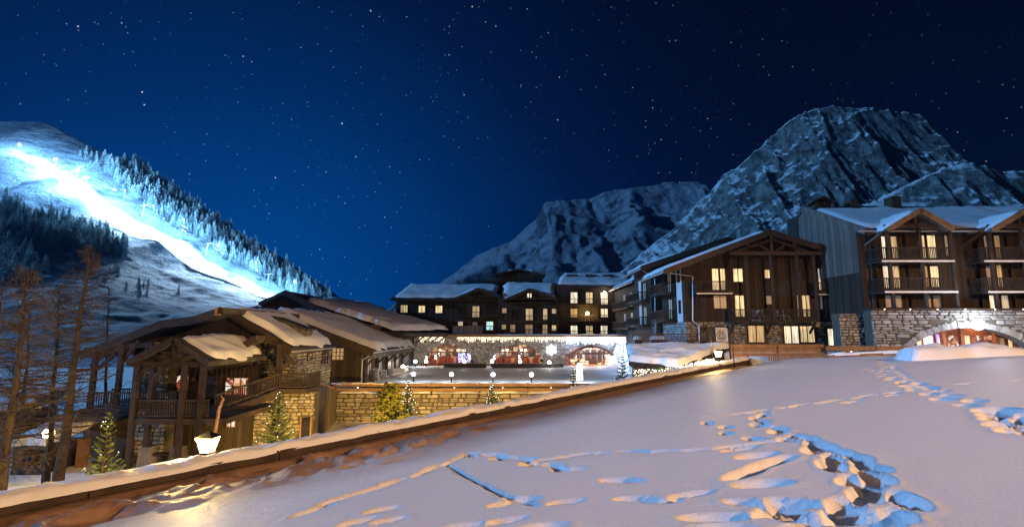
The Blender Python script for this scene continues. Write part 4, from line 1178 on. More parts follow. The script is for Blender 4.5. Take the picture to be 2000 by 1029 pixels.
for z in (0.5, 0.95, 2.5):
    MB().box(cx - hw * .9, cx + hw * .9, 75.27, 75.33, base + z, base + z + .08).build('door_rail', M['rust'], ar)
# entrance canopy
can = empty('entrance_canopy', 'brown arched timber canopy over the glazed hotel entrance', 'canopy')
cp_ = [(1110, 693), (1125, 682), (1140, 676), (1155, 673), (1170, 676), (1186, 682), (1201, 693)]
for p, q in zip(cp_, cp_[1:]):
    a, b = W(*p, 73.6), W(*q, 73.6)
    slab(can, [a, a + V((0, 1.38, 0)), b + V((0, 1.38, 0)), b], 0.16, M['frame_red'], 'canopy_board')
for px in (1112, 1199):
    a = W(px, 693, 73.9); MB().box(a.x - .1, a.x + .1, 73.8, 74.0, TZ - .05, a.z).build('post', M['frame_red'], can)
a, b = W(1122, 690, 73.7), W(1189, 690, 73.7); MB().bar(a, b, 0.2, 0.24).build('tie_beam', M['frame_red'], can)
# inside the arches: benches, tables, lamps
rs = random.Random(5)
for A in (A1, A2):
    cx, hw, zt, base = A
    for k in range(5):
        x = cx - hw * .7 + hw * .35 * k
        MB().box(x - .45, x + .45, 77.4, 77.6, base, base + 1.05).box(x - .45, x + .45, 76.9, 77.4, base, base + .45).build('red_bench', M['red'], ar)
        MB().box(x - .4, x + .4, 76.2, 76.75, base + .7, base + .76).box(x - .05, x + .05, 76.4, 76.5, base, base + .7).build('table', M['honey_beam'], ar)
        if k % 2: MB().box(x - .3, x + .3, 79.3, 79.45, base + 1.2, base + 2.1).build('picture', M['white_paint'], ar)
    for dx in (-.4, .3):
        MB().ball(V((cx + hw * dx, 77.2, base + 2.15)), 0.17, 8, 6).build('ceiling_lamp', M['bulb_warm'], ar)
        lamp('room_light', (cx + hw * dx, 77.0, base + 2.3), 190, (1.0, 0.72, 0.45), 0.2, ar)
lamp('room_light', (A3[0] - 1.2, 76.4, TZ + 2.2), 800, (1.0, 0.75, 0.55), 0.2, ar); lamp('room_light', (A3[0] + 1.2, 76.4, TZ + 2.2), 800, (1.0, 0.75, 0.55), 0.2, ar)
for k in range(5):
    x = A3[0] - 2.2 + k * 1.1
    MB().box(x - .42, x + .42, 79.3, 79.45, TZ + .9, TZ + 2.2).build('panel', M['navy'], ar)
lb = MB(); rs2 = random.Random(8)
for k in range(120):
    lb.ball(V((A1[0] + A1[1] * rs2.uniform(.3, .8), 75.9 + rs2.uniform(0, .4), TZ + rs2.uniform(.4, 1.75))), .05, 5, 4)
bl = empty('blue_string_lights', 'curtain of blue fairy lights inside the arch window nearest the snowy eave', 'string lights'); lb.build('bulbs', M['fairy_blue'], bl, kind='stuff', fix=False)
MB().tube([V((A1[0] + A1[1] * .3, 76.1, TZ + 1.8)), V((A1[0] + A1[1] * .8, 76.1, TZ + 1.8))], .02, 5).build('cable', M['iron'], bl); lamp('blue_glow', (A1[0] + A1[1] * .55, 75.7, TZ + 1.0), 40, (.3, .3, 1.0), .3, bl)
# string lights
icicle_string('string_lights', V((ax0 + .8, 74.9, EZ - .02)), V((W(868, 660, 74.9).x, 74.9, EZ - .02)), 'short run of icicle lights above the arch nearest the snowy roof', M['fairy_warm'], 34, (.2, .85), .045, 3, density=.15)
icicle_string('string_lights', V((W(893, 660, 74.9).x, 74.9, EZ - .02)), V((W(1104, 660, 74.9).x, 74.9, EZ - .02)), 'long run of icicle lights along the arcade cornice', M['fairy_warm'], 150, (.15, .8), .045, 4, density=.16)
e = icicle_string('string_lights', V((W(1106, 660, 74.8).x, 74.8, EZ - .02)), V((W(1222, 660, 74.8).x, 74.8, EZ - .02)), 'dense blue-white icicle lights above the entrance canopy', M['fairy_cool'], 110, (.35, 1.15), .055, 6, density=.13)
for px in (1118, 1190): lamp('string_glow', W(px, 668, 73.6), 260, (0.55, 0.65, 1.0), 0.4, e)
# glowing snowflake ornament
sf = empty('snowflake_ornament', 'white glowing snowflake ornament hung on the arcade wall', 'decoration')
c = W(1077, 683, 74.7)
for k in range(6):
    t = math.pi / 6 + k * math.pi / 3; d = V((math.cos(t), 0, math.sin(t)))
    mb = MB().bar(c, c + d * .78, .13, .08, up=(0, 1, 0))
    for q, s_ in ((.35, .3), (.58, .22)):
        for g in (-1, 1):
            dd_ = V((math.cos(t + g * 1.0), 0, math.sin(t + g * 1.0)))
            mb.bar(c + d * q, c + d * q + dd_ * s_, .1, .07, up=(0, 1, 0))
    mb.build('arm', M['fairy_cool'], sf)
MB().tube([c + V((.4 * math.cos(t), 0, .4 * math.sin(t))) for t in np.linspace(0, 2 * math.pi, 13)], .07, 5).build('ring', M['fairy_cool'], sf)
lamp('ornament_glow', c + V((0, -.6, 0)), 40, (0.85, 0.9, 1.0), 0.4, sf)
# low planter walls before the arches
for (p0, p1, lab) in ((868, 950, 'low dark planter wall before the arch with blue lights'), (960, 1100, 'low dark planter wall between the arch and the entrance')):
    xa, xb = W(p0, 712, 70).x, W(p1, 712, 70).x
    e = empty('planter', lab, 'planter'); MB().box(xa, xb, 69.6, 70.2, TZ - .02, TZ + .62).build('box', M['slate'], e); MB().box(xa - .05, xb + .05, 69.55, 70.25, TZ + .622, TZ + .7).build('coping', M['concrete'], e)
# globe lamps on bollards
gl = 0
for (px, Y, lab, mt, w) in ((762, 62, 'globe lamp beside the stacked terrace chairs', 'bulb_neutral', 90), (787, 60, 'globe lamp beside the small white barrier', 'bulb_neutral', 120), (808, 49.5, 'globe lamp at the chalet end of the front terrace edge', 'bulb_white', 190),
        (811, 71, 'globe lamp at the corner of the stone arcade and snowy eave', 'bulb_white', 100), (832, 71, 'globe lamp at the foot of the arch nearest the snowy eave', 'bulb_neutral', 70), (882, 49.2, 'second globe lamp from the chalet along the front terrace edge', 'bulb_neutral', 170),
        (907, 71, 'globe lamp in front of the blue-lit arch window', 'bulb_neutral', 60), (961, 71, 'globe lamp at the pier between the two big arches', 'bulb_white', 90), (963, 49, 'third globe lamp from the chalet along the front terrace edge', 'bulb_white', 190),
        (1016, 71, 'globe lamp in front of the second arch window', 'bulb_neutral', 60), (1038, 48.8, 'globe lamp on the front terrace edge farthest from the chalet', 'bulb_white', 190), (1073, 69, 'globe lamp below the glowing snowflake', 'bulb_neutral', 80)):
    x = W(px, 715, Y).x
    e = empty('bollard_lamp', lab, 'lamp', 'globe lamps on the terrace')
    MB().tube([V((x, Y, TZ - .02)), V((x, Y, TZ + .62))], [.07, .05], 8).build('post', M['iron'], e)
    MB().tube([V((x, Y, TZ + .62)), V((x, Y, TZ + .7))], [.13, .1], 10).build('collar', M['iron'], e)
    MB().ball(V((x, Y, TZ + .84)), .19 if Y < 55 else .22, 12, 8).build('globe', M[mt], e, True)
    lamp('globe_light', (x, Y - .02, TZ + 1.2), w * .65, (0.82, 0.93, 1.0) if mt == 'bulb_white' else (1.0, 0.95, 0.85), .12, e)
# glowing totem by the entrance walk
e = empty('light_totem', 'tall glowing white box light beside the entrance walk', 'lamp')
x = W(1132, 735, 49.5).x
MB().box(x - .34, x + .34, 49.2, 49.7, TZ - .02, TZ + .35).build('base', M['white_paint'], e)
MB().hexa([(x - .3, 49.25, TZ + .35), (x + .3, 49.25, TZ + .35), (x + .3, 49.65, TZ + .35), (x - .3, 49.65, TZ + .35), (x - .2, 49.32, TZ + 1.85), (x + .2, 49.32, TZ + 1.85), (x + .2, 49.58, TZ + 1.85), (x - .2, 49.58, TZ + 1.85)]).build('glow_panel', mat_emit('totem_glow', (.97, .98, 1.0), 2.2), e)
lamp('totem_light', (x, 48.9, TZ + 1.5), 200, (.9, .93, 1.0), .3, e)
# stacked chairs, slatted panel and picket barrier on the terrace
def wire_chair(x, y, z, rz, e):
    c_, s_ = math.cos(rz), math.sin(rz)
    T = lambda p: V((x + p[0] * c_ - p[1] * s_, y + p[0] * s_ + p[1] * c_, z + p[2]))
    for sx in (-.25, .25):
        MB().tube([T((sx, -.25, 0)), T((sx, -.22, .45)), T((sx, .25, .43)), T((sx, .36, 1.0))], .025, 5).build('side_frame', M['white_paint'], e)
        MB().tube([T((sx, .25, 0)), T((sx, .25, .43))], .025, 5).build('leg', M['white_paint'], e)
    MB().add([T((-.25, -.22, .45)), T((.25, -.22, .45)), T((.25, .25, .44)), T((-.25, .25, .44)), T((-.25, -.22, .42)), T((.25, -.22, .42)), T((.25, .25, .41)), T((-.25, .25, .41))], [(0, 1, 2, 3), (7, 6, 5, 4), (0, 1, 5, 4), (2, 3, 7, 6), (1, 2, 6, 5), (3, 0, 4, 7)]).build('seat', M['white_paint'], e)
    for q in (.55, .7, .85, .98):
        yy = .25 + .11 * (q - .43) / .57
        MB().tube([T((-.25, yy, q)), T((.25, yy, q))], .022, 5).build('back_rung', M['white_paint'], e)
for i, (px, Y, z, lab) in enumerate(((735, 50.5, 0, 'white metal terrace chair at the bottom of the stack by the downpipe'), (735.5, 50.5, .28, 'white metal terrace chair on top of the stack by the downpipe'), (752, 52.5, 0, 'white metal terrace chair standing beside the stacked pair'))):
    e = empty('terrace_chair', lab, 'chair', 'white chairs on the terrace'); wire_chair(W(px, 730, Y).x, Y, TZ + z, .4 + i * .1, e)
e = empty('slatted_crate', 'pale slatted wooden crate on the terrace by the dark gable', 'crate')
x = W(722, 730, 49.8).x
for k in range(6): MB().box(x - .42, x + .42, 49.6, 49.64, TZ + .02 + k * .2, TZ + .17 + k * .2).build('slat', M['wood_grey'], e)
for sx in (-.4, .4): MB().box(x + sx - .03, x + sx + .03, 49.645, 50.3, TZ - .02, TZ + 1.2).build('side', M['wood_grey'], e)
e = empty('picket_barrier', 'short white picket barrier beside the terrace lamps', 'barrier')
p0, p1 = V((W(768, 725, 56).x, 56, TZ)), V((W(800, 718, 62).x, 62, TZ))
MB().bar(p0 + V((0, 0, .75)), p1 + V((0, 0, .75)), .05, .08).bar(p0 + V((0, 0, .25)), p1 + V((0, 0, .25)), .05, .08).build('rail', M['white_paint'], e)
for k in range(12):
    q = p0.lerp(p1, (k + .5) / 12); MB().box(q.x - .05, q.x + .05, q.y - .03, q.y + .03, TZ, TZ + .9).build('picket', M['white_paint'], e)

# ---------------------------------------------------------------- hotel block behind the arcade
ho = empty('hotel_wing', 'long dark timber hotel wing with snowy roof above the arcade', 'hotel')
def wall_px(parent, x0, x1, y0, y1, Y, depth, mat='wood', name='wall'):
    a, b = W(x0, (y0 + y1) / 2, Y).x, W(x1, (y0 + y1) / 2, Y).x
    z1, z0 = W(x0, y0, Y).z, W(x0, y1, Y).z
    return MB().box(a, b, Y, Y + depth, z0, z1).build(name, M[mat], parent)
wall_px(ho, 772, 975, 578, 700, 84, 10); 
rr_ = W(797, 556, 90); re = W(978, 556, 90); ee = W(968, 582, 83.2); el = W(764, 582, 83.2)
q = [rr_, re, ee, el]; slab(ho, q, .35, M['slate']); snow_sheet(ho, sub_quad(q, .01, .99, .02, .985), .32, .5, 61)
MB().bar(el + V((0, -.1, -.25)), ee + V((0, -.1, -.25)), .12, .4).build('fascia', M['beam'], ho)
def gable_front(parent, apex, left, right, Y, back, wallY, ybase, snow=True, seed=1, slope_snow=(1, 1)):
    a, l, r = W(*apex, Y), W(*left, Y), W(*right, Y); bk = V((0, back, 0))
    ql, qr = [a, a + bk, l + bk, l], [a, a + bk, r + bk, r]
    slab(parent, ql, .3, M['slate']); slab(parent, qr, .3, M['slate'])
    for e_ in (l, r): MB().bar(a + V((0, -.06, -.16)), e_ + V((0, -.06, -.16)), .12, .42).build('bargeboard', M['beam'], parent)
    if snow:
        for i, qq in enumerate((ql, qr)):
            if slope_snow[i]: snow_sheet(parent, sub_quad(qq, .04, .98, .04, .97), .28, .4, seed + i)
    zb = W(apex[0], ybase, wallY).z
    k = .93
    MB().prism([V((a.x + (l.x - a.x) * k, wallY, zb)), V((a.x + (r.x - a.x) * k, wallY, zb)), V((a.x + (r.x - a.x) * k, wallY, a.z + (r.z - a.z) * k - .33)), V((a.x, wallY, a.z - .33)), V((a.x + (l.x - a.x) * k, wallY, a.z + (l.z - a.z) * k - .33))], (0, back - (wallY - Y) - .1, 0)).build('gable_wall', M['wood'], parent)
    tz = W(apex[0], left[1] - 2, wallY).z
    MB().bar(V((a.x + (l.x - a.x) * .8, Y + .25, tz)), V((a.x + (r.x - a.x) * .8, Y + .25, tz)), .2, .26).build('tie_beam', M['beam'], parent)
    MB().bar(V((a.x, Y + .25, tz)), V((a.x, Y + .25, a.z - .3)), .18, .18).build('king_post', M['beam'], parent)
    for s_ in (l, r): MB().bar(V((a.x, Y + .28, tz + .1)), V((a.x + (s_.x - a.x) * .45, Y + .28, a.z + (s_.z - a.z) * .45 - .35)), .14, .16).build('truss_brace', M['beam'], parent)
gable_front(ho, (934, 562), (890, 581), (978, 580), 82.4, 6.5, 83.4, 660, True, 63)
for (x0, x1, y0, y1, pn, co) in ((783, 796, 596, 610, 'lit_warm', 3), (818, 830, 597, 610, 'lit_warm', 2), (851, 864, 597, 611, 'lit_warm', 2)): win_px(ho, x0, x1, y0, y1, 84, pn, co)
for (x0, x1, y0, y1, pn, co) in ((894, 904, 598, 612, 'dark', 2), (923, 936, 598, 619, 'lit_warm', 2), (950, 961, 598, 614, 'dark', 2), (895, 904, 628, 636, 'lit_pale', 1), (923, 932, 629, 640, 'lit_faint', 2), (950, 963, 628, 644, 'lit_cyan', 2)): win_px(ho, x0, x1, y0, y1, 83.38, pn, co)
for (x0, x1, y) in ((888, 910, 618), (914, 944, 621), (946, 970, 617), (884, 968, 648)):
    a, b = W(x0, y, 82.5), W(x1, y, 82.5); MB().box(a.x, b.x, 82.5, 83.4, a.z - .12, a.z).build('balcony', M['beam'], ho); railing(ho, a, b, .95, .22)
wall_px(ho, 884, 942, 636, 656, 79.5, 1.2, 'wood_grey', 'roof_plant_room')
hm = empty('hotel_wing', 'middle gabled hotel wing beside the tall lamp-lit block', 'hotel')
wall_px(hm, 972, 1092, 580, 700, 82.8, 10)
rr_ = W(985, 553, 89); re = W(1088, 553, 89); ee = W(1090, 584, 82.2); el = W(976, 586, 82.2); q = [rr_, re, ee, el]
slab(hm, q, .3, M['slate']); snow_sheet(hm, sub_quad(q, .01, .97, .02, .98), .35, .5, 66)
gable_front(hm, (1034, 563), (980, 586), (1090, 584), 81.4, 6.5, 82.2, 660, True, 68)
for (x0, x1, y0, y1, pn, co) in ((1030, 1038, 573, 582, 'lit_pale', 2), (981, 989, 602, 611, 'lit_dim', 1), (1027, 1040, 603, 625, 'lit_warm', 2), (1061, 1069, 603, 624, 'lit_warm', 1), (1078, 1086, 603, 612, 'lit_warm', 1), (999, 1007, 604, 622, 'dark', 1),
        (980, 988, 634, 643, 'lit_dim', 1), (997, 1006, 634, 648, 'lit_dim', 1), (1026, 1040, 634, 652, 'lit_dim', 2), (1060, 1069, 634, 652, 'lit_dim', 1), (1078, 1086, 635, 645, 'lit_warm', 1)): win_px(hm, x0, x1, y0, y1, 82.18, pn, co)
for (x0, x1, y) in ((994, 1074, 628), (976, 1088, 655)):
    a, b = W(x0, y, 81.3), W(x1, y, 81.3); MB().box(a.x, b.x, 81.3, 82.2, a.z - .12, a.z).build('balcony', M['beam'], hm); railing(hm, a, b, .95, .22)
ht = empty('hotel_wing', 'tall flat-fronted hotel block with orange lamp on its wall', 'hotel')
wall_px(ht, 1090, 1246, 556, 700, 83.6, 10)
rr_ = W(1098, 536, 89.5); re = W(1232, 536, 89.5); ee = W(1236, 558, 82.8); el = W(1086, 556, 82.8); q = [rr_, re, ee, el]
slab(ht, q, .35, M['slate']); snow_sheet(ht, sub_quad(q, .01, .98, .01, .98), .42, .45, 70)
MB().bar(el + V((0, -.1, -.3)), ee + V((0, -.1, -.3)), .14, .5).build('fascia', M['beam'], ht)
for px in (1116, 1153, 1187):
    c = W(px, 541, 87.2); MB().box(c.x - .9, c.x + .9, 86.4, 87.6, c.z - .4, c.z + .35).build('roof_window', M['slate'], ht)
for (x, pn, y0, y1) in ((1121, 'lit_pale', 571, 593), (1151, 'lit_warm', 571, 593), (1180, 'lit_pale', 571, 594), (1229, 'lit_warm', 572, 586), (1121, 'lit_dim', 603, 619), (1180, 'lit_pale', 603, 619), (1229, 'lit_warm', 604, 619), (1121, 'lit_pale', 636, 658), (1151, 'lit_warm', 636, 657), (1180, 'lit_pale', 636, 658), (1230, 'lit_dim', 643, 656)):
    win_px(ht, x - 6.5, x + 6.5, y0, y1, 83.58, pn, 2)
for (x0, x1, y) in ((1108, 1193, 594), (1108, 1193, 626), (1104, 1200, 657)):
    a, b = W(x0, y, 82.7), W(x1, y, 82.7); MB().box(a.x, b.x, 82.7, 83.6, a.z - .12, a.z).build('balcony', M['beam'], ht); railing(ht, a, b, .9, .22)
e = empty('wall_lamp', 'orange wall lamp glowing on the tall hotel block', 'lamp')
c = W(1147, 612, 82.9); MB().ball(c, .3, 10, 7).build('globe', M['bulb_warm'], e, True); MB().bar(c + V((0, .2, .1)), c + V((0, .7, .1)), .08, .08).build('bracket', M['iron'], e)
lamp('lamp_light', c + V((0, -.6, 0)), 480, (1.0, .62, .22), .2, e)
c = W(1181, 571, 82.9); e = empty('wall_lamp', 'small white wall lamp above the top floor hotel window', 'lamp')
MB().ball(c, .2, 10, 7).build('globe', M['bulb_neutral'], e, True); MB().bar(c + V((0, .15, .05)), c + V((0, .7, .05)), .07, .07).build('bracket', M['iron'], e)
lamp('lamp_light', c + V((0, -.5, 0)), 160, (1.0, .85, .6), .2, e)
hp = empty('roof_tower', 'dark stair tower with low snow-dusted roof behind the hotel ridges', 'tower')
wall_px(hp, 972, 1060, 533, 575, 92, 6)
a0 = W(1013, 524, 92); lft, rgt = W(966, 534, 91.4), W(1066, 535, 91.4)
for g in (lft, rgt): slab(hp, [a0, a0 + V((0, 6, 0)), g + V((0, 6, 0)), g], .3, M['slate'])
snow_sheet(hp, [a0 + V((-2, 5.5, 0)), a0 + V((3, 5.5, 0)), a0 + V((3, .5, -.35)), a0 + V((-2, .5, -.25))], .22, .4, 75)
wall_px(hp, 940, 972, 546, 575, 91, 5)
# ================================================================== RIGHT-HAND CHALETS
bc = empty('chalet', 'broad timber gable chalet with stone ground floor and balconies', 'chalet')
YB = 50.0
def bx(px, y=560): return W(px, y, YB).x
BL, BR = bx(1336), bx(1656)
ap, le, ri = W(1503, 450, 48.7), W(1297, 527, 48.7), W(1662, 498, 48.7)
bk = V((0, 9.0, 0))
ql, qr = [ap, ap + bk, le + bk, le], [ap, ap + bk, ri + bk, ri]
slab(bc, ql, .34, M['slate']); slab(bc, qr, .34, M['slate'])
snow_sheet(bc, sub_quad(ql, .03, .98, .02, .995), .3, .35, 81); snow_sheet(bc, sub_quad(qr, .05, .98, .02, .98), .16, .4, 82)
for e_ in (le, ri): MB().bar(ap + V((0, -.07, -.2)), e_ + V((0, -.07, -.2)), .14, .56).build('bargeboard', M['frame'], bc)
zs = W(1500, 628, YB).z; zg = -2.0
def roof_z(x): return (ap.z + (le.z - ap.z) * (x - ap.x) / (le.x - ap.x) if x < ap.x else ap.z + (ri.z - ap.z) * (x - ap.x) / (ri.x - ap.x)) - .4
MB().prism([V((BL, YB, zs)), V((BR, YB, zs)), V((BR, YB, roof_z(BR))), V((ap.x, YB, roof_z(ap.x))), V((BL, YB, roof_z(BL)))], (0, 7.6, 0)).build('upper_wall', M['wood'], bc)
MB().box(BL + .06, BR - .06, YB + .06, YB + 7.5, zg, zs).build('stone_core', M['mortar'], bc)
gw = [(1368, 1380, 640, 672, 'dark', 1), (1461, 1492, 636, 668, 'lit_dim', 2), (1531, 1559, 637, 670, 'lit_pale', 2), (1562, 1590, 637, 668, 'lit_warm', 2), (1616, 1644, 642, 674, 'lit_pale', 2)]
holes = [(W(g[0], 650, YB).x - BL - .1, W(g[1], 650, YB).x - BL + .1, W(1500, g[2], YB).z + .1) for g in gw] + [(W(1396, 650, YB).x - BL, W(1422, 650, YB).x - BL, W(1500, 640, YB).z)]
stone_face(bc, (BL, YB + .06, 0), (1, 0, 0), BR - BL, zg, zs - .02, lambda a, z, w, h: not any(h0 - w / 2 < a < h1 + w / 2 and z < hz + h / 2 for (h0, h1, hz) in holes), M['stone'], 300, (.15, .3), (.28, .75), .15, 91)
stone_face(bc, (BL + .06, YB + 7.5, 0), (0, -1, 0), 7.4, zg, zs - .02, None, M['stone_grey'], 70, (.18, .32), (.3, .8), .15, 92)
for g in gw: win_px(bc, *g[:4], YB + .04, g[4], g[5], proud=.14)
dr_ = win_px(bc, 1399, 1419, 641, 676, YB + .04, 'lit_dim', 2, 3, 'white_paint', .14, 'door')
for (x0, x1, y0, y1, pn, co) in ((1391, 1403, 525, 566, 'lit_warm', 1), (1407, 1416, 525, 566, 'lit_warm', 1), (1432, 1450, 525, 550, 'lit_warm', 2), (1493, 1508, 527, 543, 'lit_warm', 1), (1552, 1562, 524, 548, 'dark', 1), (1568, 1580, 524, 548, 'dark', 2), (1598, 1615, 525, 566, 'lit_pale', 1),
        (1394, 1418, 577, 602, 'lit_dim', 2), (1436, 1453, 577, 618, 'lit_warm', 2), (1496, 1511, 578, 594, 'lit_faint', 1), (1557, 1564, 577, 618, 'lit_faint', 1), (1567, 1582, 577, 618, 'lit_warm', 2), (1601, 1617, 578, 603, 'lit_faint', 1)):
    win_px(bc, x0, x1, y0, y1, YB, pn, co)
for px in (1460, 1508, 1560, 1593):
    x = W(px, 560, 48.85).x; MB().box(x - .1, x + .1, 48.75, 48.95, W(px, 628, 48.85).z, W(px, 497, 48.85).z).build('post', M['beam'], bc)
MB().bar(W(1424, 495, 48.9), W(1610, 495, 48.9), .26, .34).build('tie_beam', M['frame'], bc)
MB().bar(W(1507, 494, 48.9), W(1505, 460, 48.9), .24, .24).build('king_post', M['frame'], bc)
for (a, b) in (((1507, 468), (1430, 494)), ((1507, 468), (1585, 494)), ((1502, 492), (1482, 478)), ((1512, 492), (1532, 478)), ((1550, 474), (1560, 492)), ((1462, 476), (1455, 492))):
    MB().bar(W(*a, 48.95), W(*b, 48.95), .16, .2).build('truss_brace', M['frame'], bc)
for (x0, x1, y) in ((1360, 1430, 571), (1598, 1668, 573), (1432, 1600, 626)):
    a, b = W(x0, y, 48.8), W(x1, y, 48.8)
    MB().box(a.x, b.x, 48.75, YB, a.z - .14, a.z).build('balcony', M['beam'], bc); railing(bc, a, b, 1.05, .13)
    if y < 600: MB().box(a.x, b.x, 48.72, 48.75, a.z - .16, a.z - .04).build('drip_edge', M['pipe'], bc)
    railing(bc, a, V((a.x, YB, a.z)), 1.05, .2); railing(bc, b, V((b.x, YB, b.z)), 1.05, .2)
for (x, y, s_) in ((1435, 628, 1), (1508, 628, 1), (1593, 628, 1), (1365, 573, 1), (1428, 500, 1), (1585, 500, 1)):
    a = W(x, y, 48.9); MB().bar(a, V((a.x, YB, a.z - 1.1)), .16, .18).build('bracket', M['beam'], bc)
gutter(bc, le + V((-.05, .1, -.2)), le + bk + V((-.05, 0, -.2)), [le + V((-.05, .1, -.2)), W(1353, 540, 49.7), W(1353, 626, 49.7), W(1365, 636, 49.7), W(1366, 668, 49.7)])
# left flank in pale render with balconies
MB().box(BL - .05, BL - .002, YB + .6, YB + 2.2, zs, roof_z(BL) - .1).build('render_panel', M['plaster'], bc)
for (zz, pn) in ((zs + 4.0, 'dark'), (zs + .9, 'dark')): window(bc, (BL - .05, YB + 1.3, zz + .6), .5, 1.2, 'L', pn, 1)
for zz in (zs + 3.0, zs + .2):
    MB().box(BL - 1.4, BL - .002, YB + 2.6, YB + 7.4, zz - .14, zz).build('balcony', M['beam'], bc)
    railing(bc, (BL - 1.35, YB + 2.6, zz), (BL - 1.35, YB + 7.4, zz), 1.0, .2); railing(bc, (BL - 1.35, YB + 2.6, zz), (BL, YB + 2.6, zz), 1.0, .2)
    window(bc, (BL - .01, YB + 4.4, zz + 1.2), 1.2, 2.0, 'L', 'lit_faint', 2)
# balcony furniture: small white chairs on the lower balcony
fl = W(1500, 626, 49.4).z
for i, (px, lab) in enumerate(((1478, 'pale garden chair on the long lower balcony, under the small square window'), (1492, 'pale garden chair on the long lower balcony beside the middle post'), (1524, 'pale garden chair on the long lower balcony, right of the middle post'), (1538, 'pale garden chair on the long lower balcony nearest the tall lit windows'))):
    e = empty('balcony_chair', lab.replace(', right of', ' just past'), 'chair', 'chairs on the long balcony'); wire_chair(W(px, 610, 49.4).x, 49.5, fl, .3 * i, e)

# ---- the chalet behind it, stepping toward the hotel
b2 = empty('chalet', 'rear timber chalet flank with gutters stepping back toward the hotel', 'chalet')
ap2, le2, ri2 = W(1421, 464, 57.6), W(1252, 521, 57.6), W(1520, 500, 57.6); bk2 = V((0, 9, 0))
q1, q2 = [ap2, ap2 + bk2, le2 + bk2, le2], [ap2, ap2 + bk2, ri2 + bk2, ri2]
slab(b2, q1, .34, M['slate']); slab(b2, q2, .34, M['slate']); snow_sheet(b2, sub_quad(q1, .03, .98, .55, .99), .3, .4, 84)
for e_ in (le2, ri2): MB().bar(ap2 + V((0, -.07, -.2)), e_ + V((0, -.07, -.2)), .14, .56).build('bargeboard', M['frame'], b2)
x2 = W(1272, 580, 58.8).x
MB().prism([V((x2, 58.8, -2)), V((ap2.x, 58.8, -2)), V((ap2.x, 58.8, ap2.z - .45)), V((x2, 58.8, le2.z + (ap2.z - le2.z) * (x2 - le2.x) / (ap2.x - le2.x) - .45))], (0, 8, 0)).build('wall', M['wood'], b2)
gutter(b2, le2 + V((-.05, .1, -.2)), le2 + bk2 + V((-.05, 0, -.2)), [le2 + V((-.05, .1, -.2)), W(1279, 545, 58.6), W(1280, 656, 58.6)])
stone_face(b2, (x2, 58.8, 0), (1, 0, 0), 3.4, -1.9, W(1270, 628, 58.8).z, None, M['stone'], 40, (.18, .34), (.3, .8), .15, 93)
for zz in (.8, 3.7):
    MB().box(x2 - 1.3, x2, 59.5, 66.5, zz - .14, zz).build('balcony', M['beam'], b2); railing(b2, (x2 - 1.25, 59.5, zz), (x2 - 1.25, 66.5, zz), 1.0, .22); railing(b2, (x2 - 1.25, 59.5, zz), (x2, 59.5, zz), 1.0, .22)
    window(b2, (x2 - .01, 61.5, zz + 1.2), 1.3, 2.0, 'L', 'lit_faint', 2)
    MB().box(x2 - .04, x2 - .001, 63.2, 64.4, zz + .1, zz + 2.7).build('render_panel', M['plaster'], b2)
b3 = empty('chalet', 'narrow timber flank wedged between the rear chalet and the tall hotel block', 'chalet')
x3 = W(1246, 580, 68).x
MB().box(x3, x3 + 8, 68, 83.4, -4, W(1246, 552, 68).z).build('wall', M['wood'], b3)
q = [V((x3 + 6, 67.2, W(1246, 515, 68).z)), V((x3 + 6, 83, W(1246, 515, 68).z)), V((x3 - .9, 83, W(1246, 548, 68).z)), V((x3 - .9, 67.2, W(1246, 548, 68).z))]
slab(b3, q, .35, M['slate']); snow_sheet(b3, sub_quad(q, .02, .98, .4, .98), .3, .5, 86)
gutter(b3, q[3] + V((0, 0, -.2)), q[2] + V((0, 0, -.2)))
for zz in (.6, 3.4):
    MB().box(x3 - 1.1, x3, 69.5, 80, zz - .14, zz).build('balcony', M['beam'], b3); railing(b3, (x3 - 1.05, 69.5, zz), (x3 - 1.05, 80, zz), 1.0, .25)
    for yy in (71.5, 76): window(b3, (x3 - .01, yy, zz + 1.2), 1.3, 1.9, 'L', 'lit_faint', 2)

# ================================================================== BUILDING WITH BALCONY STACKS ABOVE THE ARCHED STONE WALL
ab = empty('apartment_building', 'timber apartment building with twin-gabled balcony stacks', 'building')
YA = 44.0
xl_ = W(1682, 520, YA).x; xr_ = 60.0
ev, rg = W(1677, 447, 43.0), W(1568, 404, 52.0)
ez, rz_ = ev.z, rg.z
q = [V((rg.x, 52, rz_)), V((xr_, 52, rz_)), V((xr_, 43.0, ez)), V((rg.x, 43.0, ez))]
slab(ab, q, .32, M['slate']); snow_sheet(ab, sub_quad(q, .005, .99, .03, .985), .22, .5, 101)
MB().bar(q[0] + V((-.06, 0, -.2)), q[3] + V((-.06, 0, -.2)), .12, .6).build('bargeboard', M['wood_grey'], ab)
qb = [V((rg.x, 52, rz_)), V((xr_, 52, rz_)), V((xr_, 60, ez)), V((rg.x, 60, ez))]; slab(ab, qb, .32, M['slate'])
MB().prism([V((xl_, YA, 1.2)), V((xl_, YA, ez + .2)), V((xl_, 52, rz_ - .42)), V((xl_, 59, ez)), V((xl_, 59, 1.2))], (xr_ - xl_, 0, 0)).build('wall', M['wood'], ab)
MB().prism([V((xl_ - .05, YA + .25, 5.2)), V((xl_ - .05, YA + .25, ez + .05)), V((xl_ - .05, 51.9, rz_ - .55)), V((xl_ - .05, 56, rz_ - 2.3)), V((xl_ - .05, 56, 5.2))], (.045, 0, 0)).build('flank_boards', M['wood_grey'], ab)
MB().box(W(1553, 450, 53.5).x, W(1575, 450, 53.5).x, 53, 55, 4, W(1560, 424, 53.5).z).build('stair_shaft', M['wood'], ab)
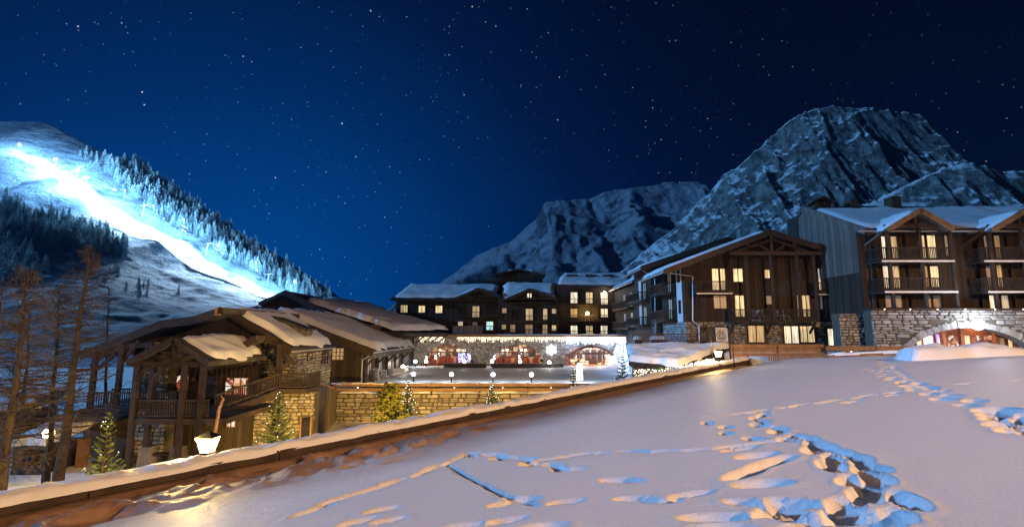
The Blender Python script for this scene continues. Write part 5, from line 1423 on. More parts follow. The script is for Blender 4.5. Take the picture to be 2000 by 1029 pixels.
for (px, py, w, cap) in ((1600, 396, 1.6, 1), (1662, 392, .7, 0), (1742, 386, .9, 0)):
    c = W(px, py, 51); MB().box(c.x - w / 2, c.x + w / 2, 50.4, 51.6, rz_ - 1.2, c.z).build('chimney', M['wood'], ab)
    if cap:
        for s_ in (-1, 1): slab(ab, [V((c.x, 50.1, c.z + .55)), V((c.x, 51.9, c.z + .55)), V((c.x + s_ * 1.2, 51.9, c.z - .05)), V((c.x + s_ * 1.2, 50.1, c.z - .05))], .14, M['slate'], 'chimney_cap')
YG = 42.3
FL = [W(1790, 508, YG).z, W(1790, 568, YG).z]
def bay(apx, lpx, rpx, posts, wins):
    a, l, r = W(apx, 407, YG - .7), W(lpx, 446, YG - .7), W(rpx, 444, YG - .7); bk = V((0, 5.5, 0))
    for i, e_ in enumerate((l, r)):
        qq = [a, a + bk, e_ + bk, e_]; slab(ab, qq, .24, M['slate'], 'gable_roof'); snow_sheet(ab, sub_quad(qq, .04, .97, .02, .97), .15 if i else .22, .35, 103 + i)
        MB().bar(a + V((0, -.06, -.15)), e_ + V((0, -.06, -.15)), .12, .42).build('bargeboard', M['honey_beam'], ab)
    tz = W(apx, 442, YG).z
    MB().bar(V((l.x + .25, YG, tz)), V((r.x - .25, YG, tz)), .2, .28).build('tie_beam', M['frame'], ab)
    MB().bar(V((a.x, YG, tz)), V((a.x, YG, a.z - .3)), .2, .2).build('king_post', M['frame'], ab)
    for e_ in (l, r): MB().bar(V((a.x, YG + .03, tz + .1)), V((a.x + (e_.x - a.x) * .42, YG + .03, a.z + (e_.z - a.z) * .42 - .3)), .14, .16).build('truss_brace', M['frame'], ab)
    xs_ = []
    for px in posts:
        x = W(px, 520, YG).x; xs_.append(x); MB().box(x - .12, x + .12, YG - .12, YG + .12, 1.95, tz - .1).build('post', M['beam'], ab)
    for z in FL:
        MB().box(xs_[0] - .7, xs_[-1] + .1, YG - .1, YA, z - .16, z).build('balcony', M['beam'], ab)
        MB().box(xs_[0] - .7, xs_[-1] + .1, YG - .14, YG - .1, z - .17, z - .02).build('drip_edge', M['white_paint'], ab)
        for p, q_ in zip([xs_[0] - .7] + xs_, xs_): 
            railing(ab, (p, YG - .05, z), (q_, YG - .05, z), 1.05, .13)
        railing(ab, (xs_[0] - .7, YG - .05, z), (xs_[0] - .7, YA, z), 1.05, .16)
    MB().bar(V((xs_[0] - .1, YG, tz - .3)), V((xs_[0] - .9, YA - .2, tz - 1.4)), .16, .18).build('brace', M['frame'], ab)
    for (x0, x1, y0, y1, pn, co) in wins: win_px(ab, x0, x1, y0, y1, YA, pn, co)
bay(1797, 1733, 1862, (1738, 1801, 1861), [(1722, 1736, 462, 506, 'lit_pale', 1), (1740, 1752, 462, 506, 'lit_warm', 1), (1800, 1806, 460, 504, 'lit_warm', 1), (1811, 1827, 460, 504, 'lit_warm', 1), (1845, 1855, 460, 500, 'lit_faint', 1),
    (1725, 1738, 520, 562, 'lit_pale', 1), (1742, 1756, 520, 562, 'lit_warm', 1), (1806, 1812, 520, 560, 'lit_dim', 1), (1817, 1833, 520, 560, 'lit_warm', 1), (1729, 1740, 577, 600, 'lit_faint', 1), (1748, 1760, 577, 600, 'lit_faint', 1), (1807, 1818, 577, 600, 'lit_faint', 1), (1822, 1838, 577, 600, 'lit_faint', 1)])
bay(2003, 1938, 2068, (1938, 2003, 2068), [(1922, 1934, 460, 504, 'lit_faint', 1), (1942, 1953, 460, 504, 'lit_dim', 1), (1993, 2001, 460, 504, 'lit_dim', 1), (1926, 1938, 520, 562, 'lit_faint', 1), (1947, 1957, 518, 560, 'lit_dim', 1), (1932, 1949, 577, 602, 'lit_pale', 1), (1955, 1969, 577, 602, 'lit_pale', 1)])
for (px, ytop) in ((1698, 455), (1908, 455)):
    MB().tube([V((W(px + 16, ytop, 43.4).x, 43.3, ez - .3)), V((W(px, ytop + 12, 43.8).x, 43.8, ez - 1.0)), V((W(px, 520, 43.85).x, 43.85, 2.0))], .07, 8).build('downpipe', M['iron'], ab)
MB().tube([V((xl_ - .6, 42.98, ez - .2)), V((xr_, 42.98, ez - .2))], .08, 8).build('gutter', M['pipe'], ab)
# arched stone wall below it
sw = empty('stone_wall', 'grey rubble stone wall with wide low arch and lit entrance inside', 'wall')
YS = 42.0
wx0, wx1 = W(1704, 640, YS).x, 58.0
szt = W(1800, 606, YS).z; szb = -2.2
AC = (W(1894, 650, YS).x, 5.35, W(1894, 640, YS).z, -1.75)
arch_wall(sw, wx0, wx1, YS + .06, .9, szb, szt, [AC], M['mortar'], 'stone_core', .25, .72)
def amask(a, z, w, h):
    x = wx0 + a
    for xx in (x - w / 2, x, x + w / 2):
        t = (xx - AC[0]) / (AC[1] + .45)
        if abs(t) < 1 and z - h / 2 < AC[3] + (AC[2] + .55 - AC[3]) * max(0, 1 - t * t) ** .72: return False
    return True
stone_face(sw, (wx0, YS + .06, 0), (1, 0, 0), 16.5, szb, szt, amask, M['stone_grey'], 300, (.10, .42), (.22, 1.15), .18, 111)
voussoirs(sw, AC, YS + .03, 62, .55, .07, M['stone_grey'], .72, 7)
MB().box(wx0, wx1, YS - .12, YS + 1.6, szt, szt + .16).build('coping', M['beam'], sw)
for px in (1725, 1775, 1828, 1882, 1940, 1995):
    x = W(px, 602, YS).x; MB().tube([V((x, YS - .13, szt + .08)), V((x, YS - .17, szt + .08))], .05, 8).build('light_stud', M['fairy_warm'], sw)
# recessed entrance
MB().box(AC[0] - 6, AC[0] + 6, YS + 2.6, YS + 2.8, szb, 1.4).build('back_wall', M['frame_red'], sw)
MB().box(AC[0] - 6, AC[0] + 6, YS + .97, YS + 2.6, 1.2, 1.4).build('ceiling', mat_simple('salmon_boards', (.42, .17, .10), .7, .15, 1.0), sw)
MB().box(AC[0] - 6, AC[0] + 6, YS + .97, YS + 2.6, szb, szb + .2).build('floor', M['concrete'], sw)
for (x0, x1, y0, y1, pn) in ((1790, 1800, 662, 690, 'lit_pale'), (1803, 1823, 655, 690, 'violet'), (1827, 1836, 652, 690, 'violet_deep'), (1850, 1874, 655, 690, 'restaurant'), (1882, 1895, 655, 690, 'lit_warm'), (1899, 1917, 655, 690, 'restaurant'), (1922, 1938, 655, 690, 'restaurant'), (1950, 1962, 660, 690, 'lit_dim'), (1968, 1978, 655, 690, 'lit_warm'), (1988, 2006, 655, 690, 'lit_pale')):
    win_px(sw, x0, x1, y0, y1, YS + 2.6, pn, 1, 1, 'frame_red', .1)
for px in (1842, 1878, 1945, 1983):
    x = W(px, 670, YS + 1.9).x; MB().box(x - .16, x + .16, YS + 1.7, YS + 2.0, szb, 1.2).build('post', M['frame_red'], sw)
lamp('entrance_light', (AC[0] - 2.5, YS + 1.7, .7), 120, (1.0, .62, .4), .3, sw); lamp('entrance_light', (AC[0] + 2.5, YS + 1.7, .7), 120, (1.0, .62, .4), .3, sw)
# dark end of the stone wall beside the broad chalet
se_ = empty('stone_wall', 'short shaded stone wall in the corner beside the broad gable chalet', 'wall')
ex0, ex1 = W(1640, 640, 43.6).x, W(1716, 640, 43.6).x
MB().box(ex0, ex1, 43.6, 44.6, szb, szt - .2).build('stone_core', M['mortar'], se_)
stone_face(se_, (ex0, 43.6, 0), (1, 0, 0), ex1 - ex0, szb, szt - .2, None, M['stone'], 90, (.15, .32), (.28, .7), .15, 113)
# star-bright wall lamp over the arch
e = empty('flood_lamp', 'dazzling white flood lamp on the stone wall above the arch', 'lamp')
c = W(1910, 634, 41.4); MB().ball(c, .42, 12, 8).build('lens', mat_emit('flood_white', (.85, .93, 1.0), 60.0), e, True)
MB().box(c.x - .3, c.x + .3, 41.5, 41.75, c.z - .22, c.z + .3).build('housing', M['metal'], e); MB().bar(c + V((0, .3, .1)), V((c.x, 42.1, c.z + .1)), .12, .12).build('bracket', M['iron'], e)
lamp('lamp_light', c + V((0, -1.3, .1)), 650, (.75, .86, 1.0), .25, e)
# ================================================================== KIOSK, FENCES, SNOW BANKS
ki = empty('kiosk', 'low wooden kiosk under a thick golden-lit slab of snow', 'kiosk')
k0, k1, k2, k3 = W(1226, 676, 46), W(1424, 676, 44.5), W(1326, 716, 40.2), W(1228, 706, 42.2)
slab(ki, [k0, k1, k2, k3], .3, M['slate'])
snow_sheet(ki, [k0, k1, k2, k3], .42, .22, 201, ragged=.3)
def inn(p, q, f): return p.lerp(q, f)
cc_ = (k0 + k1 + k2 + k3) / 4
ws = [inn(p, cc_, .08) for p in (k0, k1, k2, k3)]
mb = MB()
for p, q in ((ws[3], ws[2]), (ws[2], ws[1])):
    nrm_ = (q - p).cross(V((0, 0, 1))).normalized() * -.12
    mb.hexa([V((p.x, p.y, -6.5)), V((q.x, q.y, -6.5)), V((q.x + nrm_.x, q.y + nrm_.y, -6.5)), V((p.x + nrm_.x, p.y + nrm_.y, -6.5)), V((p.x, p.y, p.z - .28)), V((q.x, q.y, q.z - .28)), V((q.x + nrm_.x, q.y + nrm_.y, q.z - .28)), V((p.x + nrm_.x, p.y + nrm_.y, p.z - .28))]).build('wall', M['honey'], ki); mb = MB()
for p, q in ((k3, k2), (k2, k1)):
    MB().bar(p + V((0, 0, -.16)), q + V((0, 0, -.16)), .12, .3).build('eave_board', M['beam'], ki)
    for t in np.linspace(.08, .92, 8):
        c = p.lerp(q, t); MB().box(c.x - .05, c.x + .05, c.y, c.y + .7, c.z - .42, c.z - .3).build('rafter_end', M['beam'], ki)

def board_fence(name, label, pts, boards, pw=.14, mat='honey_beam', seglen=2.6, cap=None):
    e = empty(name, label, 'fence')
    for p, q in zip(pts, pts[1:]):
        p, q = V(p), V(q); n = max(1, int((q - p).length / seglen))
        for i in range(n):
            a, b = p.lerp(q, i / n), p.lerp(q, (i + .985) / n)
            for (z0, z1) in boards: MB().bar(a + V((0, 0, (z0 + z1) / 2)), b + V((0, 0, (z0 + z1) / 2)), .07, z1 - z0).build('board', M[mat], e)
            MB().box(a.x - pw / 2, a.x + pw / 2, a.y + .04, a.y + .04 + pw, a.z - .6, a.z + boards[-1][1] + .05).build('post', M['beam'], e)
            if i % 2 == 0: c = a.lerp(b, .5); MB().tube([c + V((0, -.04, boards[0][1] + .12)), c + V((0, -.09, boards[0][1] + .12))], .04, 8).build('light_stud', M['fairy_warm'], e)
    return e
g = lambda px, Y: V((W(px, 690, Y).x, Y, W(px, 697, Y).z))
board_fence('board_fence', 'honey-coloured board fence between the snow field and the broad gable chalet', [g(1428, 40.5), g(1612, 40.5)], ((-.75, -.42), (-.38, -.04), (.0, .32), (.36, .64), (.68, .98)))
board_fence('board_fence', 'darker board fence below the arched stone wall', [g(1614, 40), g(1812, 39.2)], ((.12, .3), (.5, .82)))
e = empty('slat_fence', 'low upright-slat fence at the far edge of the snow field', 'fence')
a, b = W(1502, 697, 39.4), W(1610, 697, 39.4)
MB().bar(a + V((0, .05, .12)), b + V((0, .05, .12)), .05, .06).build('rail', M['honey_beam'], e)
for i in range(26):
    c = a.lerp(b, i / 25); MB().box(c.x - .05, c.x + .05, c.y - .02, c.y + .02, c.z - .3, c.z + .3).build('slat', M['honey_beam'], e)
e = empty('handrail', 'dark balustrade above the kiosk before the stone ground floor', 'railing')
railing(e, W(1236, 668, 47.5), W(1385, 668, 47.5), .75, .16, 'frame', name='rail_panel')
for (px0, px1, lab) in ((1239, 1254, 'small table buried under a snow block at the balustrade end'), (1271, 1302, 'wide table buried under a snow block behind the middle of the balustrade')):
    car = empty('covered_table', lab, 'table'); a, b = W(px0, 668, 48.4), W(px1, 668, 48.4)
    MB().box(a.x, b.x, 48.1, 49.2, -2.0, a.z + .25).build('table_body', M['navy'], car); snow_sheet(car, [V((a.x, 49.2, a.z + .24)), V((b.x, 49.2, a.z + .24)), V((b.x, 48.1, a.z + .24)), V((a.x, 48.1, a.z + .24))], .35, .15, 210, 'snow_block', ragged=.1)
# snow-laden low wall on the right of the field
sm = empty('snow_capped_wall', 'low log wall under a long rounded bolster of snow', 'wall')
zt_ = W(1900, 702, 29.5).z
xa, xb = W(1778, 700, 29.5).x, 46.0
for k in range(2):
    MB().tube([V((xa + .3, 29.6, zt_ - .12 - .3 * k)), V((xb, 31.5, zt_ - .12 - .3 * k))], .16, 10).build('log', M['honey_beam'], sm)
snow_sheet(sm, [V((xa - .1, 30.7, zt_ - .02)), V((xb, 32.6, zt_ - .02)), V((xb, 30.7, zt_ - .02)), V((xa - .1, 29.0, zt_ - .02))], .72, .2, 212, ragged=.3)
snow_sheet(sm, [V((xa + 2.5, 33.2, zt_ + .1)), V((xb, 34.6, zt_ + .1)), V((xb, 33.2, zt_ + .1)), V((xa + 2.5, 31.8, zt_ + .1))], .62, .25, 213, name='snow_drift')
e = empty('timber_edging', 'snow-dusted timber edging at the head of the footpath', 'edging')
a, b = W(1615, 694, 37.5), W(1768, 688, 36); MB().bar(a + V((0, 0, -.12)), b + V((0, 0, -.12)), .3, .3).build('beam', M['honey_beam'], e)
snow_sheet(e, [a + V((0, .25, .02)), b + V((0, .25, .02)), b + V((0, -.2, .02)), a + V((0, -.2, .02))], .12, .2, 214)

# ================================================================== STREET LAMPS
# curled iron arch
sp_ = empty('iron_scroll', 'tall iron hoop with a curled scroll standing by the fence', 'ornament')
c = W(1407, 655, 37); R0 = .72
MB().tube([V((c.x - .62, 37, c.z - 1.6)), V((c.x - .7, 37, c.z - .2))] + [V((c.x + .02 + .72 * math.cos(t), 37, c.z + .72 * math.sin(t))) for t in np.linspace(math.pi, -.1, 16)] + [V((c.x + .82, 37, c.z - .6)), V((c.x + .9, 37, c.z - 2.6))], .035, 6).build('hoop', M['iron'], sp_, True)
MB().tube([V((c.x + (.36 - .30 * k / 34) * math.cos(-1.2 + k * .36), 37, c.z + (.36 - .30 * k / 34) * math.sin(-1.2 + k * .36))) for k in range(34)], .032, 6).build('scroll', M['iron'], sp_, True)
MB().tube([V((c.x - .68, 37, c.z - .5)), V((c.x, 37, c.z - .42)), V((c.x + .12, 37, c.z - .34))], .03, 6).build('stay', M['iron'], sp_, True)
def lantern(name, label, x, y, zb, zl, size, mat, watts, col, off=(0, -.5, .1), rad=.15):
    e = empty(name, label, 'street lamp')
    MB().tube([V((x, y, zb)), V((x, y, zl - size * .55))], [.09, .06], 8).build('post', M['iron'], e)
    s_ = size / 2
    MB().hexa([(x - s_ * .6, y - s_ * .6, zl - s_), (x + s_ * .6, y - s_ * .6, zl - s_), (x + s_ * .6, y + s_ * .6, zl - s_), (x - s_ * .6, y + s_ * .6, zl - s_), (x - s_, y - s_, zl + s_ * .8), (x + s_, y - s_, zl + s_ * .8), (x + s_, y + s_, zl + s_ * .8), (x - s_, y + s_, zl + s_ * .8)]).build('glass', M[mat], e)
    mb = MB()
    for sx in (-1, 1):
        for sy in (-1, 1): MB().bar((x + sx * s_ * .62, y + sy * s_ * .62, zl - s_), (x + sx * s_ * 1.02, y + sy * s_ * 1.02, zl + s_ * .8), .02, .02).build('frame_bar', M['iron'], e)
    MB().add([(x - s_ * 1.15, y - s_ * 1.15, zl + s_ * .82), (x + s_ * 1.15, y - s_ * 1.15, zl + s_ * .82), (x + s_ * 1.15, y + s_ * 1.15, zl + s_ * .82), (x - s_ * 1.15, y + s_ * 1.15, zl + s_ * .82), (x, y, zl + s_ * 1.6)], [(3, 2, 1, 0), (0, 1, 4), (1, 2, 4), (2, 3, 4), (3, 0, 4)]).build('cap', M['iron'], e)
    lamp('lantern_light', (x + off[0], y + off[1], zl + off[2]), watts, col, rad, e)
    return e
p = W(406, 866, 14.2)
lantern('street_lantern', 'bright yellow lantern rising behind the low wall near the chalet porch', p.x, 14.2, -7.0, p.z, .42, 'bulb_yellow', 1000, (1.0, .66, .20), (-.38, -.15, .2))
p = W(1403, 692, 36.2)
lantern('street_lantern', 'blazing warm lantern beside the kiosk and iron scroll', p.x, 36.2, -6, p.z + .05, .4, 'bulb_yellow', 700, (1.0, .68, .28), (-.5, .1, .25))
def post_lamp(label, px, py, Y, watts, zb):
    p = W(px, py, Y)
    e = empty('street_lamp', label, 'street lamp')
    MB().tube([V((p.x, Y, zb)), V((p.x, Y, p.z - .1))], [.09, .06], 8).build('post', M['iron'], e)
    MB().ball(p, .26, 10, 7).build('globe', M['bulb_warm'], e, True); MB().tube([p + V((0, 0, .16)), p + V((0, 0, .26))], [.2, .06], 10).build('hood', M['iron'], e)
    lamp('lamp_light', p + V((0, -.4, -.05)), watts, (1.0, .66, .24), .15, e)
post_lamp('tall orange path lamp among the bare larches beyond the low hut', 82, 770, 44, 400, -8.6)
post_lamp('lower orange path lamp in front of a larch trunk near the snowy shed', 95, 846, 27, 220, -7.6)
# sodium mast that lights the field from the road, standing to the right of the view
e = empty('road_lamp', 'tall sodium road lamp at the roadside right of the snow field', 'street lamp')
MB().tube([V((37.5, -15.6, -3)), V((37.5, -15.6, 15.1)), V((36.4, -15.1, 15.6)), V((34.2, -14.2, 15.65))], [.16, .11, .09, .08], 8).build('mast', M['metal'], e)
hx, hy, hzz = 34.0, -14.2, 15.0
sh = MB()
for k in range(20):
    t0, t1 = 2 * math.pi * k / 20, 2 * math.pi * (k + 1) / 20
    c0_, s0_, c1_, s1_ = math.cos(t0), math.sin(t0), math.cos(t1), math.sin(t1)
    sh.add([(hx + c0_, hy + s0_, hzz), (hx + c1_, hy + s1_, hzz), (hx + .25 * c1_, hy + .25 * s1_, hzz + .6), (hx + .25 * c0_, hy + .25 * s0_, hzz + .6)], [(0, 1, 2, 3)])
    sh.add([(hx + .25 * c0_, hy + .25 * s0_, hzz + .6), (hx + .25 * c1_, hy + .25 * s1_, hzz + .6), (hx, hy, hzz + .62)], [(0, 1, 2)])
sh.build('shade', M['iron'], e, fix=False)  # oversized out-of-view hood, added to cut the beam off facades and hill
MB().ball(V((hx, hy, hzz + .2)), .07, 8, 6).build('bulb', M['bulb_warm'], e)
lamp('road_light', (hx, hy, hzz + .165), 2.4e5, (1.0, .56, .27), .08, e)
# yellow ground spots that wash the terrace wall and the pine, plus two added to brighten the firs
for (x, y, tx, ty, tz, w, lab) in ((-4.4, 26.0, -8.0, 32.5, -4.6, 9000, 'small yellow ground spot under the bushy pine'), (-9.5, 38.5, -11, 46, -7, 2600, 'small yellow ground spot at the foot of the terrace wall'), (1.5, 38.5, -1.5, 46, -7, 2600, 'small yellow ground spot below the middle of the terrace wall'), (-14.5, 30.5, -16, 36.5, -5, 1500, 'small yellow ground spot before the stone wing of the chalet'), (-12.6, 15.6, -15.0, 19, -4.5, 1500, 'added yellow ground spot under the sparse fir by the larches'), (-11.2, 24.4, -12.8, 28, -5, 1500, 'added yellow ground spot under the fir with the long bare leader')):
    z = float(ground_h(np.array(x), np.array(y)))
    e = empty('ground_spot', lab, 'spotlight')
    d = (V((tx, ty, tz)) - V((x, y, z + .35))).normalized()
    MB().tube([V((x, y, z - .1)), V((x, y, z + .25))], .05, 8).build('stake', M['iron'], e)
    MB().tube([V((x, y, z + .35)) - d * .15, V((x, y, z + .35)) + d * .12], [.09, .13], 10).build('housing', M['iron'], e)
    MB().tube([V((x, y, z + .35)) + d * .1, V((x, y, z + .35)) + d * .13], .11, 10).build('lens', M['bulb_yellow'], e)
    lamp('spot_light', V((x, y, z + .35)) + d * .3, w, (1.0, .60, .14), .12, e, 'SPOT', (tx, ty, tz), 120, .6)
# ================================================================== TREES
def blade(mb, p, d, l, w, side):
    q = p + d * l; s_ = side * w
    b = len(mb.v); mb.v.extend([tuple(p - s_ * .35), tuple(p + d * l * .45 + s_), tuple(q), tuple(p + d * l * .45 - s_)]); mb.f.append((b, b + 1, b + 2, b + 3))
def rand_dir(rs):
    z = rs.uniform(-1, 1); t = rs.uniform(0, 2 * math.pi); r = math.sqrt(1 - z * z)
    return V((r * math.cos(t), r * math.sin(t), z))
def fir(name, label, base, h, r, seed, mat='needle', lights=0, lmat='fairy', sparse=.0, leader=.12, cat='fir tree', up=.15):
    rs = random.Random(seed); base = V(base)
    e = empty(name, label, cat)
    tr = MB().tube([base, base + V((0, 0, h * .5)), base + V((rs.uniform(-.03, .03), 0, h))], [.035 * h * .6, .02 * h * .6, .006], 7)
    nd = MB(); tips = []
    z = h * .10
    while z < h * .985:
        f = z / h; L0 = r * (1 - f) ** .85 + .05
        nb = max(4, int(8 * (1 - f * .5) * (1 - sparse)))
        ph = rs.uniform(0, 6.28)
        for k in range(nb):
            t = ph + 2 * math.pi * k / nb + rs.uniform(-.3, .3)
            l = L0 * rs.uniform(.7, 1.12)
            rise = up + .5 * f ** 2 + rs.uniform(-.1, .12)
            d = V((math.cos(t), math.sin(t), rise)).normalized(); p0 = base + V((0, 0, z))
            side = d.cross(V((0, 0, 1))).normalized()
            mid = p0 + d * l * .5 + V((0, 0, -.08 * l)); end = p0 + d * l + V((0, 0, .04 * l))
            tr.tube([p0, mid, end], [.012 + .012 * l, .008 + .006 * l, .004], 3, False)
            tips.append(end)
            n = max(3, int(l / .075))
            for i in range(n):
                q = (i + .5) / n
                if q < .12: continue
                c = p0.lerp(mid, q * 2) if q < .5 else mid.lerp(end, q * 2 - 1)
                tl = (.10 + .30 * l * (1 - q)) * rs.uniform(.7, 1.2)
                for g in (-1, 1):
                    dd = (d * .75 + side * g * rs.uniform(.7, 1.1) + V((0, 0, rs.uniform(-.25, .3)))).normalized()
                    blade(nd, c, dd, tl, .028 + .02 * tl, dd.cross(rand_dir(rs)).normalized())
                    if tl > .16: blade(nd, c + dd * tl * .4, (dd + side * -g * .8 + V((0, 0, .2))).normalized(), tl * .6, .026, dd.cross(rand_dir(rs)).normalized())
                blade(nd, c, (d + V((0, 0, rs.uniform(.3, .9)))).normalized(), .10, .022, side)
        z += max(.10, (.24 - .10 * f)) * (.85 + .3 * rs.random()) * max(.6, min(h / 4, 1.6))
    tr.build('trunk', M['bark'], e, fix=False); nd.build('crown', M[mat], e, fix=False)
    if lights:
        lb = MB()
        for c in rs.sample(tips, min(lights, len(tips))):
            lb.ball(c.lerp(base + V((0, 0, c.z - base.z)), rs.uniform(0, .35)) + V((0, -.03, .03)), .008 * (1 + base.y / 22), 5, 4)
        lb.build('fairy_bulbs', M[lmat], e, kind='stuff', fix=False)
        lamp('tree_glow', base + V((0, -r * .9, h * .55)), 14, (.85, .95, 1.0), .3, e)
    return e
def gz(x, y): return float(ground_h(np.array(x), np.array(y))) - .05
def fir_px(px, ytop, Y, rpx, label, seed, **kw):
    t = W(px, ytop, Y); b = gz(t.x, Y)
    return fir('fir_tree', label, (t.x, Y, b), t.z - b, rpx / 1000 * Y, seed, **kw)
fir_px(213, 803, 19, 62, 'small sparse fir with fairy lights behind the low wall at the larches', 1, lights=16, sparse=.15, up=.35)
fir_px(546, 765, 28, 66, 'lit fir with long bare leader before the stone chalet base', 2, lights=18, sparse=.1, up=.25)
fir_px(797, 742, 36, 40, 'narrow fairy-lit fir just behind the bushy yellow pine', 3, lights=70)
fir_px(961, 748, 37, 36, 'fairy-lit fir against the middle of the terrace wall', 4, lights=60)
fir_px(1119, 716, 38, 34, 'slender fairy-lit fir before the entrance walk', 5, lights=60, lmat='fairy_warm', sparse=.2)
fir_px(1214, 690, 41, 46, 'bushy fairy-lit fir beside the kiosk', 6, lights=90, lmat='fairy_warm')
# bushy pine lit yellow
def pine(label, base, h, r, seed):
    rs = random.Random(seed); base = V(base); e = empty('pine_tree', label, 'pine tree')
    tr = MB().tube([base, base + V((0, 0, h))], [.14, .02], 8); nd = MB()
    for k in range(230):
        f = rs.random() ** .9; z = h * (.05 + .9 * f); t = rs.uniform(0, 6.28)
        l = r * (1 - f) ** .62 * rs.uniform(.65, 1.08) + .12
        d = V((math.cos(t), math.sin(t), .25 + .5 * f + rs.uniform(-.1, .2))).normalized(); p0 = base + V((0, 0, z)); p1 = p0 + d * l
        tr.tube([p0, p0.lerp(p1, .5) + V((0, 0, -.05)), p1], [.02, .015, .006], 3, False)
        for i in range(5):
            c = p0.lerp(p1, .45 + .55 * i / 4) + rand_dir(rs) * .06 * i
            for j in range(26):
                dd = (rand_dir(rs) + d * .9 + V((0, 0, .35))).normalized()
                blade(nd, c, dd, rs.uniform(.12, .24), .017, dd.cross(rand_dir(rs)).normalized())
    tr.build('trunk', M['bark'], e, fix=False); nd.build('crown', M['needle_pine'], e, fix=False); return e
t = W(763, 752, 32); b = gz(t.x, 32); pine('bushy pine glowing yellow before the terrace stone wall', (t.x, 32, b), t.z - b, 1.75, 9)
# shrubs with a net of white lights along the low wall by the kiosk
def lit_shrub(label, p0, p1, seed, n=900, bulbs=260):
    rs = random.Random(seed); e = empty('lit_hedge', label, 'hedge'); nd = MB(); lb = MB(); p0, p1 = V(p0), V(p1)
    st = MB()
    for k in range(14):
        c = p0.lerp(p1, (k + .5) / 14); st.tube([V((c.x, c.y, c.z - 1.6)), c], .03, 4)
    st.build('stems', M['bark'], e, kind='stuff')
    for k in range(n):
        c = p0.lerp(p1, rs.random()) + V((rs.gauss(0, .12), rs.gauss(0, .18), rs.uniform(-.9, .08))); d = rand_dir(rs); blade(nd, c, d, rs.uniform(.08, .2), .03, d.cross(rand_dir(rs)).normalized())
    for k in range(bulbs):
        c = p0.lerp(p1, rs.random()) + V((rs.gauss(0, .12), rs.uniform(-.35, .0), rs.uniform(-.75, .1))); lb.ball(c, rs.uniform(.02, .042), 5, 4)
    nd.build('leaves', M['needle'], e, fix=False); lb.build('fairy_bulbs', M['fairy_warm'], e, kind='stuff', fix=False)
    lamp('hedge_glow', p0.lerp(p1, .5) + V((0, -.5, .2)), 60, (1.0, .9, .75), .5, e)
lit_shrub('hedge netted with white fairy lights under the kiosk eave', W(1238, 724, 39.5), W(1330, 720, 38.3), 31)
lit_shrub('dense bright row of fairy lights climbing along the low wall to the lantern', W(1322, 719, 37), W(1392, 701, 36.6), 32, 500, 520)
# tall thin tree of lights by the arcade end
e = empty('light_cone', 'slim white cone of lights beside the end of the arcade', 'decoration'); c = W(1219, 722, 60); mb = MB(); rs = random.Random(3)
MB().tube([V((c.x, 60, TZ - .05)), V((c.x, 60, -.6))], .05, 6).build('pole', M['iron'], e)
for k in range(190):
    f = rs.random(); t = rs.uniform(0, 6.28); r_ = .7 * (1 - f); mb.ball(V((c.x + r_ * math.cos(t), 60 + r_ * math.sin(t), TZ + .1 + 4 * f)), .05, 5, 4)
mb.build('bulbs', M['fairy_cool'], e, kind='stuff', fix=False)

# bare winter larches
def larch(label, base, top, seed, r=2.6, low=.22, dens=1.0, trunk=.2):
    rs = random.Random(seed); base, top = V(base), V(top); e = empty('larch_tree', label, 'larch tree')
    h = (top - base).length; ax = (top - base).normalized()
    tr = MB(); pts = [base + (top - base) * (k / 8) + V((rs.uniform(-.06, .06), rs.uniform(-.06, .06), 0)) * (k % 8 > 0) for k in range(9)]
    tr.tube(pts, [trunk * (1 - .93 * k / 8) + .012 for k in range(9)], 8); tw = MB()
    nb = int(95 * dens)
    for k in range(nb):
        f = low + (1 - low) * (k + rs.random()) / nb; p0 = base + (top - base) * f
        l = r * ((1 - f) / (1 - low)) ** .7 * rs.uniform(.5, 1.1) + .15
        if f < low + .08: l *= .6
        t = rs.uniform(0, 6.28); d = V((math.cos(t), math.sin(t), rs.uniform(-.25, .1) + .5 * f))
        pp = [p0]; dd = d.normalized(); n = 6
        for i in range(n):
            dd = (dd + V((rs.uniform(-.16, .16), rs.uniform(-.16, .16), -.10 + .07 * i))).normalized(); pp.append(pp[-1] + dd * l / n)
        tr.tube(pp, [.022 * l ** .5 * (1 - .85 * i / n) + .003 for i in range(n + 1)], 4, False)
        for i in range(1, n + 1):
            m_ = rs.randint(1, 3)
            for j in range(m_):
                c = pp[i - 1].lerp(pp[i], rs.random()); s_ = (pp[i] - pp[i - 1]).normalized()
                d2 = (s_ * .6 + rand_dir(rs) * .8 + V((0, 0, -.25))).normalized(); l2 = rs.uniform(.25, .75) * (.4 + .6 * l / r)
                q = c + d2 * l2 * .5 + V((0, 0, -.03)); q2 = c + d2 * l2 + V((0, 0, rs.uniform(-.1, .1)))
                tw.tube([c, q, q2], [.006, .0045, .002], 3, False)
                for u in range(3):
                    a = c.lerp(q2, rs.random()); d3 = (d2 + rand_dir(rs)).normalized(); l3 = rs.uniform(.1, .3)
                    b_ = len(tw.v); sd_ = d3.orthogonal().normalized() * .005; tw.v.extend([tuple(a - sd_), tuple(a + sd_), tuple(a + d3 * l3)]); tw.f.append((b_, b_ + 1, b_ + 2))
    tr.build('trunk', M['bark'], e, fix=False); tw.build('crown', M['twig'], e, fix=False)
def larch_px(label, bpx, bpy, tpx, tpy, Y, seed, **kw):
    b = W(bpx, bpy, Y); t = W(tpx, tpy, Y); b.z = min(b.z, gz(b.x, Y)); larch(label, b, t, seed, **kw)
larch_px('thick leaning larch with bushy rust-brown twigs at the wall end', 2, 930, 58, 530, 18.5, 41, r=2.6, dens=1.3, trunk=.2, low=.3)
